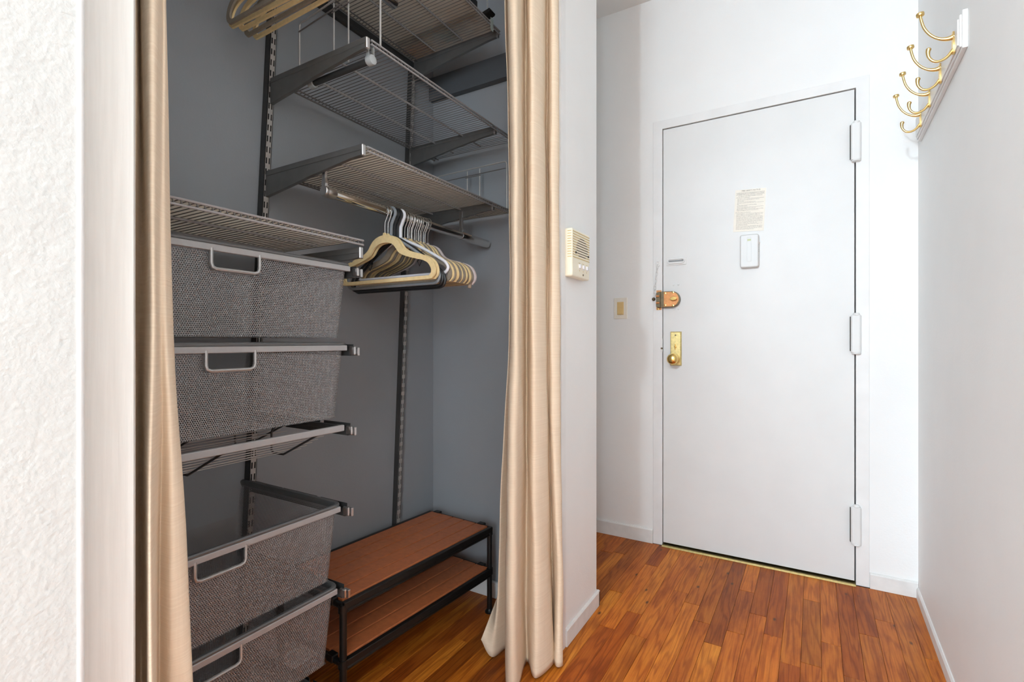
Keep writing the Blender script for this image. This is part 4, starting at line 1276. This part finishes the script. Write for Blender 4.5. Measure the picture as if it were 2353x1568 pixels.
# camera ray helper, used only to lay out the fold lines in plan (x, y)
def ray_y(px, x):
    th = math.atan((px - 1176.5) / 1136.0) - R(30.5)
    return x / math.tan(th)
def P(*pairs): return [(x, ray_y(px, x)) for px, x in pairs]
LZ = [2.38, 2.0, 1.5, 1.1, 0.75, 0.4, 0.15, 0.008]
LC = [
    P((300, -.742), (310, -.745), (319, -.742), (328, -.700), (344, -.684), (357, -.700), (363, -.748), (374, -.716), (387, -.735), (384, -.765)),
    P((300, -.742), (310, -.745), (319, -.742), (328, -.700), (344, -.684), (357, -.700), (363, -.748), (374, -.716), (386, -.735), (383, -.765)),
    P((300, -.735), (310, -.722), (321, -.745), (330, -.704), (348, -.684), (362, -.692), (370, -.722), (376, -.722), (381, -.740), (376, -.770)),
    P((298, -.725), (309, -.712), (322, -.742), (332, -.726), (342, -.690), (354, -.682), (368, -.702), (382, -.706), (393, -.730), (386, -.765)),
    P((298, -.722), (308, -.712), (322, -.742), (333, -.715), (343, -.668), (354, -.680), (366, -.728), (395, -.706), (423, -.722), (410, -.765)),
    P((296, -.720), (306, -.728), (322, -.748), (333, -.742), (340, -.662), (356, -.656), (363, -.745), (398, -.722), (453, -.708), (440, -.765)),
    P((296, -.720), (305, -.735), (320, -.748), (331, -.742), (338, -.658), (357, -.652), (364, -.750), (404, -.724), (472, -.702), (462, -.765)),
    P((296, -.720), (304, -.735), (318, -.748), (328, -.742), (336, -.655), (357, -.650), (364, -.750), (410, -.724), (482, -.698), (475, -.765)),
]
curtain('curtain', list(zip(LZ, LC)), 'tan linen closet curtain gathered at the white casing beside the drawers', 3)
RZs = [2.38, 2.0, 1.5, 1.0, 0.7, 0.45, 0.22, 0.010]
RC = [
    P((1180, -0.8), (1160, -0.765), (1178, -0.775), (1166, -0.725), (1188, -0.692), (1206, -0.736), (1220, -0.692), (1246, -0.684), (1256, -0.706), (1268, -0.674), (1282, -0.662), (1280, -0.682)),
    P((1180, -0.8), (1160, -0.765), (1178, -0.775), (1166, -0.725), (1188, -0.692), (1206, -0.736), (1220, -0.692), (1246, -0.684), (1256, -0.706), (1268, -0.674), (1283, -0.662), (1281, -0.682)),
    P((1182, -0.8), (1170, -0.765), (1182, -0.775), (1173, -0.725), (1190, -0.692), (1208, -0.736), (1222, -0.69), (1248, -0.682), (1257, -0.706), (1268, -0.672), (1284, -0.66), (1282, -0.682)),
    P((1182, -0.81), (1169, -0.785), (1184, -0.785), (1172, -0.727), (1190, -0.694), (1209, -0.738), (1224, -0.69), (1252, -0.68), (1259, -0.692), (1269, -0.668), (1286, -0.656), (1284, -0.68)),
    P((1180, -0.82), (1157, -0.8), (1182, -0.79), (1166, -0.73), (1188, -0.696), (1209, -0.74), (1226, -0.69), (1255, -0.678), (1261, -0.692), (1271, -0.664), (1288, -0.652), (1285, -0.678)),
    P((1176, -0.83), (1148, -0.81), (1180, -0.795), (1163, -0.732), (1186, -0.696), (1208, -0.74), (1228, -0.686), (1258, -0.674), (1265, -0.692), (1277, -0.658), (1290, -0.648), (1287, -0.672)),
    P((1170, -0.84), (1144, -0.82), (1178, -0.8), (1161, -0.735), (1184, -0.694), (1208, -0.74), (1230, -0.682), (1262, -0.668), (1270, -0.692), (1282, -0.652), (1293, -0.642), (1290, -0.664)),
    P((1104, -0.875), (1133, -0.835), (1178, -0.81), (1163, -0.742), (1186, -0.704), (1210, -0.738), (1232, -0.678), (1273, -0.664), (1268, -0.692), (1277, -0.65), (1293, -0.634), (1290, -0.655)),
]
RZZ = [[z] * 12 for z in RZs]
RZZ[-1] = [0.060, 0.012, 0.020, 0.010, 0.006, 0.006, 0.006, 0.008, 0.012, 0.010, 0.008, 0.010]
RZZ[-2][0] = 0.27
curtain('curtain', list(zip(RZZ, RC)), 'tan linen closet curtain with long folds in front of the pillar', 8)
# the rod that carries both curtains, above the picture
t = thing('curtain_rod', (-0.725, 0.85, 2.385), 'white curtain rod across the closet opening above both tan curtains', 'curtain rod')
obj('rod', MB().tube([(-0.722, 0.27, 2.392), (-0.722, 1.444, 2.392)], 0.008, 12), M['trim'], t, smooth=True, angle=50)
